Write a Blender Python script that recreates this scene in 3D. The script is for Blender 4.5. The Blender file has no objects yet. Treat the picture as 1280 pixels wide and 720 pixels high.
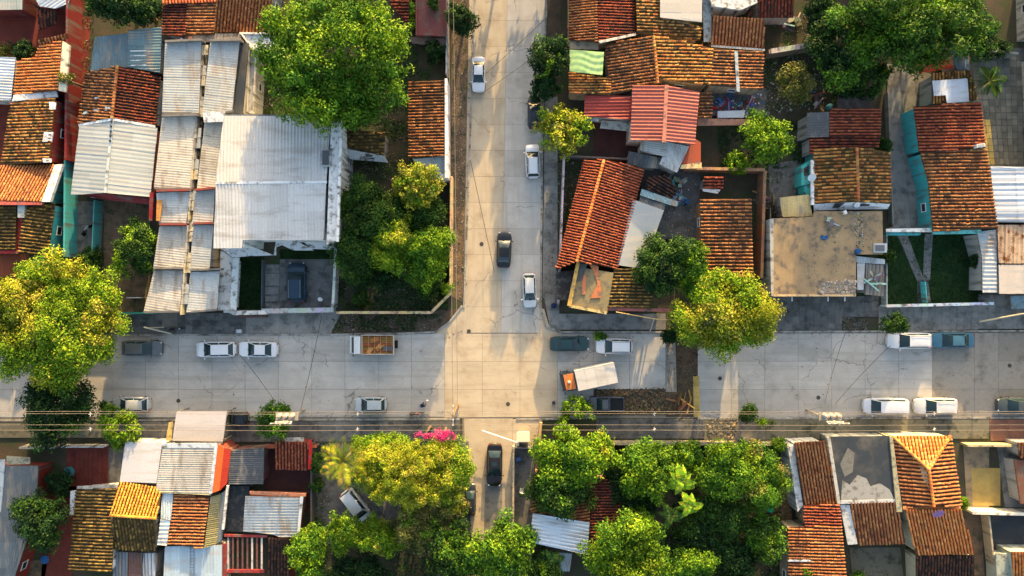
import bpy, math, random
import numpy as np
from mathutils import Vector, Matrix
R = math.radians
random.seed(7); rng = np.random.default_rng(7)
scene = bpy.context.scene
# ---------------------------------------------------------------- camera, sky, sun, exposure
CAMH = 90.0
cam_d = bpy.data.cameras.new('camera'); cam = bpy.data.objects.new('camera', cam_d)
scene.collection.objects.link(cam); scene.camera = cam
cam.location = (0, 0, CAMH); cam.rotation_euler = (0, 0, 0)
cam_d.sensor_width = 36; cam_d.lens = 18.0*CAMH/64.0; cam_d.clip_end = 2000
SUN_EL, SUN_AZ = R(11.0), R(9.5)          # azimuth measured from +Y towards +X: where the sun stands
world = bpy.data.worlds.new('World'); scene.world = world; world.use_nodes = True
nt = world.node_tree; nt.nodes.clear()
sky = nt.nodes.new('ShaderNodeTexSky'); sky.sky_type = 'NISHITA'; sky.sun_disc = False
sky.sun_elevation = SUN_EL; sky.sun_rotation = SUN_AZ; sky.air_density = 1.0; sky.dust_density = 4.0; sky.ozone_density = 0.5
bg = nt.nodes.new('ShaderNodeBackground'); bg.inputs[1].default_value = 0.15
wo = nt.nodes.new('ShaderNodeOutputWorld')
nt.links.new(sky.outputs[0], bg.inputs[0]); nt.links.new(bg.outputs[0], wo.inputs[0])
sl = bpy.data.lights.new('sun', 'SUN'); sl.energy = 3.7; sl.angle = R(0.5); sl.color = (1.0, 0.68, 0.30)
sun = bpy.data.objects.new('sun', sl); scene.collection.objects.link(sun)
sd = Vector((math.sin(SUN_AZ)*math.cos(SUN_EL), math.cos(SUN_AZ)*math.cos(SUN_EL), math.sin(SUN_EL)))
sun.rotation_euler = sd.to_track_quat('Z', 'Y').to_euler(); sun.location = sd*150
scene.view_settings.view_transform = 'Standard'; scene.view_settings.look = 'None'
scene.view_settings.exposure = 2.12; scene.view_settings.gamma = 1.0
scene.cycles.max_bounces = 6; scene.cycles.transparent_max_bounces = 4
# ---------------------------------------------------------------- helpers
def W(px, py, z=0.0):                      # plan reading of the survey picture: 10 px per metre on the ground
    k = (CAMH-z)/CAMH
    return Vector(((px-640)/10*k, (360-py)/10*k, z))
def pts(s, z=None):
    out = []
    for t in s.split():
        v = [float(a) for a in t.split(',')]
        out.append(W(v[0], v[1], v[2] if len(v) > 2 else (z or 0.0)))
    return out
C = scene.collection
def tag(o, label=None, cat=None, group=None, kind=None):
    if label: o['label'] = label
    if cat: o['category'] = cat
    if group: o['group'] = group
    if kind: o['kind'] = kind
    return o
def link(name, me, parent=None, loc=None):
    o = bpy.data.objects.new(name, me); C.objects.link(o)
    if parent is not None: o.parent = parent
    if loc is not None: o.location = loc
    return o
def empty(name, loc, label=None, cat=None, group=None, rz=0, kind=None):
    o = bpy.data.objects.new(name, None); C.objects.link(o); o.location = loc; o.rotation_euler = (0, 0, rz)
    o.empty_display_size = 0.3
    return tag(o, label, cat, group, kind)
def off(parent):
    v = Vector((0, 0, 0))
    while parent is not None: v = v+parent.location; parent = parent.parent
    return v
def smooth(me, ang=40):
    me.shade_smooth(); me.set_sharp_from_angle(angle=R(ang))
class MB:
    def __init__(s): s.v = []; s.f = []; s.c = []
    def face(s, ps, col=(1, 1, 1)):
        b = len(s.v); s.v += [tuple(p) for p in ps]; s.f.append(tuple(range(b, b+len(ps)))); s.c.append(col)
    def prism(s, bot, top, col=(1, 1, 1), caps=(True, True)):
        n = len(bot); b = len(s.v); s.v += [tuple(p) for p in bot]+[tuple(p) for p in top]
        for i in range(n):
            j = (i+1) % n; s.f.append((b+i, b+j, b+n+j, b+n+i)); s.c.append(col)
        if caps[0]: s.f.append(tuple(b+i for i in reversed(range(n)))); s.c.append(col)
        if caps[1]: s.f.append(tuple(b+n+i for i in range(n))); s.c.append(col)
    def box(s, c, d, rz=0, col=(1, 1, 1), M=None):
        x, y, z = d[0]/2, d[1]/2, d[2]/2; cs, sn = math.cos(rz), math.sin(rz); P = []
        for dz in (-z, z):
            for dx, dy in ((-x, -y), (x, -y), (x, y), (-x, y)):
                p = Vector((c[0]+dx*cs-dy*sn, c[1]+dx*sn+dy*cs, c[2]+dz)); P.append(M @ p if M else p)
        s.prism(P[:4], P[4:], col)
    def tube(s, path, rad, n=6, col=(1, 1, 1), cap=True):
        path = [Vector(p) for p in path]; rad = rad if isinstance(rad, (list, tuple)) else [rad]*len(path)
        b = len(s.v)
        for i, p in enumerate(path):
            t = (path[min(i+1, len(path)-1)]-path[max(i-1, 0)])
            t = t.normalized() if t.length > 1e-6 else Vector((0, 0, 1))
            u = t.cross(Vector((0, 0, 1)));
            u = u.normalized() if u.length > 1e-3 else Vector((1, 0, 0))
            w = t.cross(u)
            for k in range(n):
                a = 2*math.pi*k/n; s.v.append(tuple(p+(u*math.cos(a)+w*math.sin(a))*rad[i]))
        for i in range(len(path)-1):
            for k in range(n):
                k2 = (k+1) % n; s.f.append((b+i*n+k, b+i*n+k2, b+(i+1)*n+k2, b+(i+1)*n+k)); s.c.append(col)
        if cap:
            s.f.append(tuple(b+k for k in reversed(range(n)))); s.c.append(col)
            e = b+(len(path)-1)*n; s.f.append(tuple(e+k for k in range(n))); s.c.append(col)
    def lathe(s, prof, c=(0, 0, 0), n=14, col=(1, 1, 1), M=None):
        b = len(s.v)
        for r, z in prof:
            for k in range(n):
                a = 2*math.pi*k/n; p = Vector((c[0]+r*math.cos(a), c[1]+r*math.sin(a), c[2]+z)); s.v.append(tuple(M @ p if M else p))
        for i in range(len(prof)-1):
            for k in range(n):
                k2 = (k+1) % n; s.f.append((b+i*n+k, b+i*n+k2, b+(i+1)*n+k2, b+(i+1)*n+k)); s.c.append(col)
        e = b+(len(prof)-1)*n; s.f.append(tuple(e+k for k in range(n))); s.c.append(col)
        s.f.append(tuple(b+k for k in reversed(range(n)))); s.c.append(col)
    def grid(s, fn, nu, nv, col=(1, 1, 1)):
        b = len(s.v)
        for i in range(nu+1):
            for j in range(nv+1): s.v.append(tuple(fn(i/nu, j/nv)))
        for i in range(nu):
            for j in range(nv):
                a = b+i*(nv+1)+j; s.f.append((a, a+nv+1, a+nv+2, a+1)); s.c.append(col)
    def build(s, name, mat, parent=None, world=True, sm=None):
        me = bpy.data.meshes.new(name)
        o = off(parent) if (world and parent is not None) else Vector((0, 0, 0))
        me.from_pydata([(x-o.x, y-o.y, z-o.z) for x, y, z in s.v], [], s.f)
        at = me.color_attributes.new('Col', 'FLOAT_COLOR', 'CORNER')
        tot = [len(f) for f in s.f]
        arr = np.ones((sum(tot), 4), np.float32); arr[:, :3] = np.repeat(np.array(s.c, np.float32), tot, axis=0)
        at.data.foreach_set('color', arr.ravel())
        me.materials.append(mat)
        if sm: smooth(me, sm)
        return link(name, me, parent)
def np_mesh(name, V, F, col, mat, parent=None, shade=False):
    """V (n,3) world, F (m,k) quads/tris, col (m,3) per face"""
    me = bpy.data.meshes.new(name); o = off(parent) if parent is not None else Vector((0, 0, 0))
    V = V-np.array(o[:]); k = F.shape[1]; m = len(F)
    me.vertices.add(len(V)); me.vertices.foreach_set('co', V.astype(np.float32).ravel())
    me.loops.add(m*k); me.loops.foreach_set('vertex_index', F.astype(np.int32).ravel())
    me.polygons.add(m); me.polygons.foreach_set('loop_start', np.arange(0, m*k, k, dtype=np.int32))
    me.update(calc_edges=True)
    at = me.color_attributes.new('Col', 'FLOAT_COLOR', 'CORNER')
    arr = np.ones((m*k, 4), np.float32); arr[:, :3] = np.repeat(col.astype(np.float32), k, axis=0)
    at.data.foreach_set('color', arr.ravel()); me.materials.append(mat)
    if shade: me.shade_smooth()
    me.validate()
    return link(name, me, parent)
def vnoise(x, y, s=1.0, seed=0):
    x = np.asarray(x)/s+seed*17.3; y = np.asarray(y)/s+seed*9.1
    xi = np.floor(x); yi = np.floor(y); fx = x-xi; fy = y-yi; fx = fx*fx*(3-2*fx); fy = fy*fy*(3-2*fy)
    h = lambda a, b: np.mod(np.sin(a*127.1+b*311.7+seed*74.7)*43758.5453, 1.0)
    return (h(xi, yi)*(1-fx)+h(xi+1, yi)*fx)*(1-fy)+(h(xi, yi+1)*(1-fx)+h(xi+1, yi+1)*fx)*fy
# ---------------------------------------------------------------- materials
def mat(name, c1=None, c2=None, scale=1.0, rough=0.8, metal=0.0, bump=0.2, bscale=12.0, attr=False, rand=0.0,
        stain=None, stain_scale=0.25, stain_lo=0.5, stain_hi=0.62, coat=0.0, space='world', fine=0.25, streak=None, spec=0.15, crack=None):
    m = bpy.data.materials.new(name); m.use_nodes = True; t = m.node_tree; N = t.nodes; L = t.links
    p = N['Principled BSDF']; p.inputs['Roughness'].default_value = rough; p.inputs['Metallic'].default_value = metal
    p.inputs['Coat Weight'].default_value = coat; p.inputs['Coat Roughness'].default_value = .08; p.inputs['Specular IOR Level'].default_value = spec
    geo = N.new('ShaderNodeNewGeometry'); vec = geo.outputs['Position']
    if space == 'object':
        tc = N.new('ShaderNodeTexCoord'); vec = tc.outputs['Object']
    def noise(sc, det=5, rg=0.6, v=vec):
        n = N.new('ShaderNodeTexNoise'); n.inputs['Scale'].default_value = sc; n.inputs['Detail'].default_value = det
        n.inputs['Roughness'].default_value = rg; L.new(v, n.inputs['Vector']); return n.outputs['Fac']
    def ramp(f, a, b, ca=(0, 0, 0), cb=(1, 1, 1)):
        r = N.new('ShaderNodeValToRGB'); r.color_ramp.elements[0].position = a; r.color_ramp.elements[1].position = b
        r.color_ramp.elements[0].color = (*ca, 1); r.color_ramp.elements[1].color = (*cb, 1); L.new(f, r.inputs[0]); return r.outputs[0]
    def mix(f, a, b, mode='MIX'):
        x = N.new('ShaderNodeMix'); x.data_type = 'RGBA'; x.blend_type = mode
        if isinstance(f, float): x.inputs[0].default_value = f
        else: L.new(f, x.inputs[0])
        for s_, v_ in ((6, a), (7, b)):
            if isinstance(v_, tuple): x.inputs[s_].default_value = (*v_, 1)
            else: L.new(v_, x.inputs[s_])
        return x.outputs[2]
    if attr:
        a = N.new('ShaderNodeVertexColor'); a.layer_name = 'Col'; col = a.outputs['Color']
    else:
        c2 = c2 or tuple(v*0.75 for v in c1)
        col = mix(ramp(noise(scale), 0.35, 0.65), c1, c2)
    col = mix(fine, col, ramp(noise(bscale, 4, 0.7), 0.3, 0.7, (0.35,)*3, (1.45,)*3), 'MULTIPLY') if fine else col
    if stain:
        f = ramp(noise(stain_scale, 7, 0.68), stain_lo, stain_hi); col = mix(f, col, stain)
    if streak:
        mp = N.new('ShaderNodeMapping'); mp.inputs['Scale'].default_value = streak[1]; L.new(vec, mp.inputs[0])
        f = ramp(noise(1.0, 5, 0.6, mp.outputs[0]), 0.5, 0.68); col = mix(f, col, streak[0])
    if crack:
        nz = N.new('ShaderNodeTexNoise'); nz.inputs['Scale'].default_value = .9; nz.inputs['Detail'].default_value = 4; L.new(vec, nz.inputs['Vector'])
        va = N.new('ShaderNodeVectorMath'); va.operation = 'MULTIPLY_ADD'; va.inputs[1].default_value = (1.6, 1.6, 0); L.new(nz.outputs['Color'], va.inputs[0]); L.new(vec, va.inputs[2])
        vo = N.new('ShaderNodeTexVoronoi'); vo.feature = 'DISTANCE_TO_EDGE'; vo.inputs['Scale'].default_value = .16; L.new(va.outputs[0], vo.inputs['Vector'])
        cr = ramp(vo.outputs['Distance'], .003, .009, (1, 1, 1), (0, 0, 0)); gate = ramp(noise(.13, 3), .50, .56)
        g2 = N.new('ShaderNodeMath'); g2.operation = 'MULTIPLY'; L.new(cr, g2.inputs[0]); L.new(gate, g2.inputs[1]); col = mix(g2.outputs[0], col, crack)
        oil = ramp(noise(.55, 2, .4), .70, .80); g3 = N.new('ShaderNodeMath'); g3.operation = 'MULTIPLY'; g3.inputs[1].default_value = .55; L.new(oil, g3.inputs[0]); col = mix(g3.outputs[0], col, tuple(v*.5 for v in c1))
    if rand:
        oi = N.new('ShaderNodeObjectInfo'); mr = N.new('ShaderNodeMapRange'); L.new(oi.outputs['Random'], mr.inputs[0])
        mr.inputs[3].default_value = 1-rand; mr.inputs[4].default_value = 1+rand
        cb = N.new('ShaderNodeCombineColor'); [L.new(mr.outputs[0], cb.inputs[i]) for i in range(3)]
        col = mix(1.0, col, cb.outputs[0], 'MULTIPLY')
    L.new(col, p.inputs['Base Color'])
    if bump:
        b = N.new('ShaderNodeBump'); b.inputs['Strength'].default_value = bump; b.inputs['Distance'].default_value = 0.05
        L.new(noise(bscale, 6, 0.7), b.inputs['Height']); L.new(b.outputs[0], p.inputs['Normal'])
    return m
def leafmat(name, trans=0.3):
    m = bpy.data.materials.new(name); m.use_nodes = True; t = m.node_tree; N = t.nodes; L = t.links; N.clear()
    a = N.new('ShaderNodeVertexColor'); a.layer_name = 'Col'
    d = N.new('ShaderNodeBsdfPrincipled'); d.inputs['Roughness'].default_value = 0.55; d.inputs['Specular IOR Level'].default_value = 0.08
    tr = N.new('ShaderNodeBsdfTranslucent'); mx = N.new('ShaderNodeMixShader'); mx.inputs[0].default_value = trans
    o = N.new('ShaderNodeOutputMaterial'); L.new(a.outputs[0], d.inputs['Base Color'])
    h = N.new('ShaderNodeMix'); h.data_type = 'RGBA'; h.blend_type = 'MULTIPLY'; h.inputs[0].default_value = 1
    h.inputs[7].default_value = (1.05, 1.25, 0.35, 1); L.new(a.outputs[0], h.inputs[6]); L.new(h.outputs[2], tr.inputs[0])
    L.new(d.outputs[0], mx.inputs[1]); L.new(tr.outputs[0], mx.inputs[2]); L.new(mx.outputs[0], o.inputs[0]); return m
M_ = {}
M_['soil'] = mat('soil', (0.040, 0.042, 0.028), (0.075, 0.058, 0.040), 0.35, 1.0, bump=0.8, bscale=6, stain=(0.035, 0.055, 0.02), stain_scale=0.5)
M_['earth'] = mat('earth', (0.17, 0.115, 0.07), (0.09, 0.065, 0.045), 0.8, 1.0, bump=0.8, bscale=8, stain=(0.05, 0.05, 0.03), stain_scale=0.9)
M_['mud'] = mat('mud', (0.05, 0.038, 0.028), (0.09, 0.062, 0.038), 0.9, 0.75, bump=0.8, bscale=7)
for nm_, sc_ in (('road', (.07, 1.3, 1)), ('roadv', (1.3, .07, 1))):
    M_[nm_] = mat('road_concrete', (0.39, 0.37, 0.335), (0.33, 0.314, 0.287), 0.5, 0.85, bump=0.2, bscale=16, rand=0.10, stain=(0.24, 0.235, 0.205), stain_scale=0.3, stain_lo=0.54, stain_hi=0.72, fine=0.28, streak=((0.29, 0.28, 0.245), sc_), crack=(.17, .155, .135))
for nm_, sc_ in (('road2', (.12, 1.1, 1)), ('roadv_sunlit', (1.3, .07, 1))):
    M_[nm_] = mat('sunlit_road_concrete', (0.43, 0.365, 0.265), (0.37, 0.305, 0.22), 0.4, 0.9, bump=0.2, bscale=16, rand=0.05, stain=(0.29, 0.225, 0.15), stain_scale=0.4, stain_lo=0.54, stain_hi=0.72, fine=0.2, streak=((0.33, 0.275, 0.20), sc_), crack=(.23, .19, .15))  # warmer, brighter copy of the road concrete with sunlight painted into its colour
M_['joint'] = mat('joint_filler', (0.20, 0.18, 0.15), None, 2, 0.95)
M_['wetroad'] = mat('dark_patched_concrete', (0.20, 0.185, 0.16), (0.28, 0.25, 0.205), 0.5, 0.6, bump=0.25, bscale=10, rand=0.1, stain=(0.13, 0.12, 0.105), stain_scale=0.5, stain_lo=.46, stain_hi=.66)
M_['pave'] = mat('pavement_slab', (0.135, 0.132, 0.125), (0.09, 0.09, 0.088), 0.9, 0.9, bump=0.3, bscale=14, rand=0.16, stain=(0.055, 0.057, 0.055), stain_scale=0.8)
M_['pave2'] = mat('light_pavement', (0.21, 0.205, 0.19), (0.15, 0.148, 0.138), 0.7, 0.9, bump=0.3, bscale=12, rand=0.1, stain=(0.10, 0.10, 0.092), stain_scale=0.7)
M_['paveo'] = mat('mossy_pavement', (0.115, 0.11, 0.082), (0.17, 0.155, 0.11), 0.6, 0.9, bump=0.3, bscale=12, rand=0.14, stain=(0.055, 0.058, 0.04), stain_scale=0.6)
M_['paver'] = mat('square_paver', (0.16, 0.15, 0.12), (0.10, 0.098, 0.085), 0.8, 0.9, bump=0.3, bscale=14, rand=0.22)
M_['paver_y_sun'] = mat('yellow_and_sunlit_paver', (0.42, 0.30, 0.09), (0.30, 0.22, 0.08), 0.8, 0.9, bump=0.3, bscale=14, rand=0.15)
M_['kerb'] = mat('kerb_concrete', (0.33, 0.32, 0.29), (0.20, 0.19, 0.17), 0.9, 0.9, bump=0.3, rand=0.12, stain=(0.10, 0.09, 0.075), stain_scale=1.1)
M_['terrafloor'] = mat('red_floor_tile', (0.16, 0.035, 0.022), (0.11, 0.024, 0.018), 0.8, 0.7, bump=0.2, rand=0.12)
M_['brickfloor'] = mat('reddish_paving', (.20, .095, .065), (.14, .075, .055), .7, .9, bump=.3, rand=.12)
M_['maroon'] = mat('maroon_floor', (0.075, 0.03, 0.026), (0.05, 0.022, 0.02), 0.8, 0.7)
M_['grass'] = mat('lawn_base', (0.012, 0.034, 0.012), (0.022, 0.05, 0.014), 0.5, 1.0, bump=1.0, bscale=18)
M_['tile'] = mat('clay_tile', attr=True, rough=0.85, bump=0.25, bscale=14, fine=0.5, spec=0.08)
M_['plain'] = mat('painted_surface', attr=True, rough=0.65, bump=0.1, bscale=9, fine=0.2)
M_['wall'] = mat('weathered_render', attr=True, rough=0.85, bump=0.25, bscale=7, fine=0.3, streak=((0.10, 0.095, 0.08), (1.6, 1.6, 0.18)))
M_['metal'] = mat('roof_sheet', attr=True, rough=0.5, metal=0.15, bump=0.05, bscale=6, fine=0.2, rand=0.08, spec=.3, stain=(0.32, 0.30, 0.26), stain_scale=0.4, stain_lo=0.6, stain_hi=0.85, streak=((.36, .34, .31), (.25, 1.1, 1)))
M_['metal_c'] = mat('painted_roof_sheet', attr=True, rough=0.55, metal=0.1, bump=0.08, bscale=6, fine=0.35, rand=0.12, spec=.25)
M_['metal_old'] = mat('weathered_sheet', attr=True, rough=0.7, metal=0.1, bump=0.1, bscale=6, fine=0.3, rand=0.14, stain=(0.17, 0.15, 0.125), stain_scale=0.9, stain_lo=0.56, stain_hi=0.8, spec=.25, streak=((.26, .215, .17), (1.2, .3, 1)))
M_['rusty'] = mat('rusty_sheet', attr=True, rough=0.9, metal=0.1, bump=0.2, bscale=8, fine=0.5, rand=0.2, stain=(0.16, 0.055, 0.02), stain_scale=1.2)
M_['croof'] = mat('stained_concrete_roof', (0.085, 0.083, 0.078), (0.04, 0.043, 0.046), 0.45, 0.8, bump=0.3, bscale=8, stain=(0.03, 0.038, 0.048), stain_scale=0.2, stain_lo=0.40, stain_hi=0.53)
M_['broof'] = mat('beige_concrete_roof', (0.30, 0.215, 0.12), (0.20, 0.15, 0.095), 0.4, 0.9, bump=0.3, bscale=9, stain=(0.12, 0.10, 0.08), stain_scale=0.8, stain_lo=0.53, stain_hi=0.62)
M_['gravel'] = mat('rubble', attr=True, rough=0.95, bump=0.2)
M_['leaf'] = leafmat('leaf', 0.2); M_['petal'] = leafmat('petal', 0.3)
M_['bark'] = mat('bark', (0.14, 0.10, 0.07), (0.08, 0.06, 0.045), 3, 0.95, bump=0.8, bscale=12)
M_['wood'] = mat('weathered_wood', attr=True, rough=0.85, bump=0.4, bscale=12, fine=0.45)
M_['glass'] = mat('car_glass', (0.012, 0.028, 0.034), (0.015, 0.03, 0.035), 1, 0.05, bump=0, fine=0, spec=0.4)
M_['pane'] = mat('window_pane', (0.02, 0.03, 0.035), None, 1, 0.08, bump=0, fine=0, spec=0.8)
M_['rubber'] = mat('tyre_rubber', (0.015, 0.015, 0.016), None, 1, 0.8, bump=0, fine=0)
M_['rim'] = mat('alloy', (0.45, 0.46, 0.47), None, 1, 0.3, 0.8, bump=0, fine=0)
M_['black'] = mat('black_plastic', (0.012, 0.013, 0.015), None, 1, 0.5, bump=0, fine=0)
M_['lamp'] = mat('lamp_glass', (0.62, 0.64, 0.66), None, 1, 0.1, bump=0, fine=0)
M_['tail'] = mat('tail_lamp_red', (0.35, 0.012, 0.015), None, 1, 0.15, bump=0, fine=0)
M_['wire'] = mat('wire', (0.24, 0.20, 0.16), None, 1, 0.5, 0.2, bump=0, fine=0)
M_['wired'] = mat('dark_wire', (0.03, 0.028, 0.027), None, 1, 0.6, bump=0, fine=0)
M_['skin'] = mat('skin', (0.32, 0.17, 0.11), None, 4, 0.5, bump=0, fine=0)
_paint = {}
def paint(c, rough=0.28, metal=0.25):
    if c not in _paint: _paint[c] = mat('car_paint', c, tuple(v*0.94 for v in c), 2.0, rough, metal, bump=0.0, bscale=20, coat=0.35, spec=.35, space='object', fine=0.06)
    return _paint[c]
# ---------------------------------------------------------------- roofs
PAL = {  # (main colours), (weathered colours), share of weathered
 'orange': ([(0.39, 0.15, 0.055), (0.34, 0.12, 0.05), (0.45, 0.195, 0.075)], [(0.20, 0.07, 0.035), (0.12, 0.06, 0.035)], 0.25),
 'bright': ([(0.62, 0.22, 0.06), (0.55, 0.17, 0.05), (0.66, 0.27, 0.09)], [(0.36, 0.12, 0.05), (0.22, 0.09, 0.04)], 0.15),
 'red': ([(0.31, 0.078, 0.038), (0.26, 0.063, 0.034), (0.36, 0.11, 0.05)], [(0.13, 0.04, 0.028), (0.08, 0.035, 0.028)], 0.25),
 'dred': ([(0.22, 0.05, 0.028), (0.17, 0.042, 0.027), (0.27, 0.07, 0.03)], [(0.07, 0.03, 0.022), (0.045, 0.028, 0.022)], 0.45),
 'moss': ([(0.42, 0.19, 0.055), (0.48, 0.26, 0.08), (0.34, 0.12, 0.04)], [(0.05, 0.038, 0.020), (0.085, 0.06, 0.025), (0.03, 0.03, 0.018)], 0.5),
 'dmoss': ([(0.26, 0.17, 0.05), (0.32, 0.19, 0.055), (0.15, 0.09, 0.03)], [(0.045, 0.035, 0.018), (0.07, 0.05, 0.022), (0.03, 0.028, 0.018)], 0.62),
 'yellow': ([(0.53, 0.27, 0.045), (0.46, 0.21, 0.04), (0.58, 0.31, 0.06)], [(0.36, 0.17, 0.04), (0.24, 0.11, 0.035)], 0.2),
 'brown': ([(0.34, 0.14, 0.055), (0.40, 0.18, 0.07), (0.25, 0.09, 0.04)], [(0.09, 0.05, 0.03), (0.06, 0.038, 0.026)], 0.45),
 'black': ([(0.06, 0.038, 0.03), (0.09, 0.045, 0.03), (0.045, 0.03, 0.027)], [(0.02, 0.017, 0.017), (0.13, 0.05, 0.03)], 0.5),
}
def fit_plane(P):
    A = np.array([[p.x, p.y, 1] for p in P]); b = np.array([p.z for p in P])
    s, *_ = np.linalg.lstsq(A, b, rcond=None); return s
def clip_line(poly, axis_u, axis_v, u):    # interval of v where the line at u crosses the polygon (2D)
    vs = []; n = len(poly)
    for i in range(n):
        a = poly[i]; b = poly[(i+1) % n]; ua, ub = a@axis_u, b@axis_u
        if (ua-u)*(ub-u) <= 0 and abs(ua-ub) > 1e-9:
            t = (u-ua)/(ub-ua); vs.append((a@axis_v)*(1-t)+(b@axis_v)*t)
    return (min(vs), max(vs)) if len(vs) >= 2 else None
class Plane:
    def __init__(s, P, rib=None):
        s.P = P; s.a, s.b, s.c = fit_plane(P); g = np.array([s.a, s.b])
        if rib is not None: d = np.array([math.cos(R(rib)), math.sin(R(rib))])
        else: d = -g/np.linalg.norm(g) if np.linalg.norm(g) > 1e-4 else np.array([0, -1.0])
        s.v = d; s.u = np.array([-d[1], d[0]]); s.poly = [np.array([p.x, p.y]) for p in P]
        s.n = np.array([-s.a, -s.b, 1.0]); s.n /= np.linalg.norm(s.n)
    def at(s, u, v, h=0.0):
        xy = np.multiply.outer(u, s.u)+np.multiply.outer(v, s.v)
        z = s.a*xy[..., 0]+s.b*xy[..., 1]+s.c
        return np.concatenate([xy, z[..., None]], -1)+np.multiply.outer(h, s.n)
    def z(s, p): return s.a*p.x+s.b*p.y+s.c
def tiles(pl, parent, pal, pitch=0.42, course=0.45, seed=1):
    pitch *= .92
    course = min(course, .6)*.72
    us = [p@pl.u for p in pl.poly]; u = min(us)+pitch*0.5; T = []
    while u < max(us)-0.02:
        iv = clip_line(pl.poly, pl.u, pl.v, u)
        if iv and iv[1]-iv[0] > 0.15:
            v1 = iv[1]+random.uniform(0.0, 0.07); n = max(1, int(round((v1-iv[0])/course))); c = (v1-iv[0])/n
            for k in range(n): T.append((u, iv[0]+k*c-0.03, iv[0]+(k+1)*c))
        u += pitch
    T = np.array(T); n = len(T); T[:, 0] += rng.normal(0, 0.012, n); T[:, 1:] += rng.normal(0, 0.018, (n, 1))
    sk = rng.normal(0, 0.012, n)
    ang = np.linspace(0, math.pi, 6); r0, r1 = pitch*0.27, pitch*0.315
    slip = rng.random(n) < .018; sk = np.where(slip, rng.normal(0, .07, n), sk); T[:, 2] += np.where(slip, rng.uniform(.03, .12, n), 0)
    q0 = pl.at(T[:, 0], T[:, 1]); hz = rng.normal(0, 0.008, n)+.09*(vnoise(q0[:, 0], q0[:, 1], 1.7, seed)-.4)+np.where(slip, .02, 0)
    V = []
    for e, r, dz in ((1, r0, 0.0), (2, r1, 0.03)):
        for a in ang:
            V.append(pl.at(T[:, 0]+math.cos(a)*r+(sk if e == 2 else 0), T[:, e], math.sin(a)*r*1.2+dz+0.02+hz))
    V.append(pl.at(T[:, 0], T[:, 2], np.full(n, 0.0)))
    V = np.stack(V, 1)                      # n,13,3
    base = (np.arange(n)*13)[:, None]
    F = [[i, i+6, i+7, i+1] for i in range(5)]+[[6, 12, 12, 7]]
    quads = np.array([[i, i+6, i+7, i+1] for i in range(5)])
    lip = np.array([[12, 7, 6, 6], [12, 9, 8, 7], [12, 11, 10, 9]])
    Fq = (base[:, None]+quads[None]).reshape(-1, 4)
    lips = np.array([[12, 8, 7, 6], [12, 10, 9, 8], [12, 11, 10, 10]])[:2]
    Fl = (base[:, None]+lips[None]).reshape(-1, 4)
    F = np.concatenate([Fq, Fl])
    main, wea, share = PAL[pal]
    cx = V[:, 0, 0]; cy = V[:, 0, 1]
    nz = 0.5*vnoise(cx, cy, 2.6, seed)+0.3*vnoise(cx, cy, 0.9, seed+3)+.2*rng.random(n)
    isw = rng.random(n) < np.clip((nz-(1-share)+0.18)*2.6, 0.03, 0.97)
    col = np.array(main)[rng.integers(0, len(main), n)]; wc = np.array(wea)[rng.integers(0, len(wea), n)]
    mixf = np.where(isw, rng.uniform(.55, 1, n), rng.uniform(0, .25, n))[:, None]; col = (wc*mixf+col*(1-mixf))*rng.uniform(0.82, 1.15, (n, 1))
    cc = np.concatenate([np.repeat(col, 5, 0), np.repeat(col*0.8, 2, 0)])
    o = np_mesh('roof_tiles', V.reshape(-1, 3), F, cc, M_['tile'], parent); o['kind'] = 'stuff'; return o
def ridge(parent, a, b, pal='orange', r=0.17):
    main = PAL[pal][0]; m = MB(); d = b-a; L = d.length; n = max(2, int(L/0.42)); t = d.normalized()
    s = t.cross(Vector((0, 0, 1))).normalized(); up = s.cross(t)
    for k in range(n):
        p0 = a+t*(k*L/n-0.03)+up*0.02; p1 = a+t*((k+1)*L/n)+up*0.05; c = tuple(x*random.uniform(.75, 1.1) for x in random.choice(main))
        A = [p0+s*math.cos(q)*r+up*math.sin(q)*r*0.9 for q in np.linspace(0, math.pi, 6)]
        B = [p1+s*math.cos(q)*(r+.02)+up*math.sin(q)*(r*0.9+.02) for q in np.linspace(0, math.pi, 6)]
        for i in range(5): m.face([A[i], B[i], B[i+1], A[i+1]], c)
        m.face(B[::-1], c)
    return m.build('ridge_cap', M_['tile'], parent)
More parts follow.
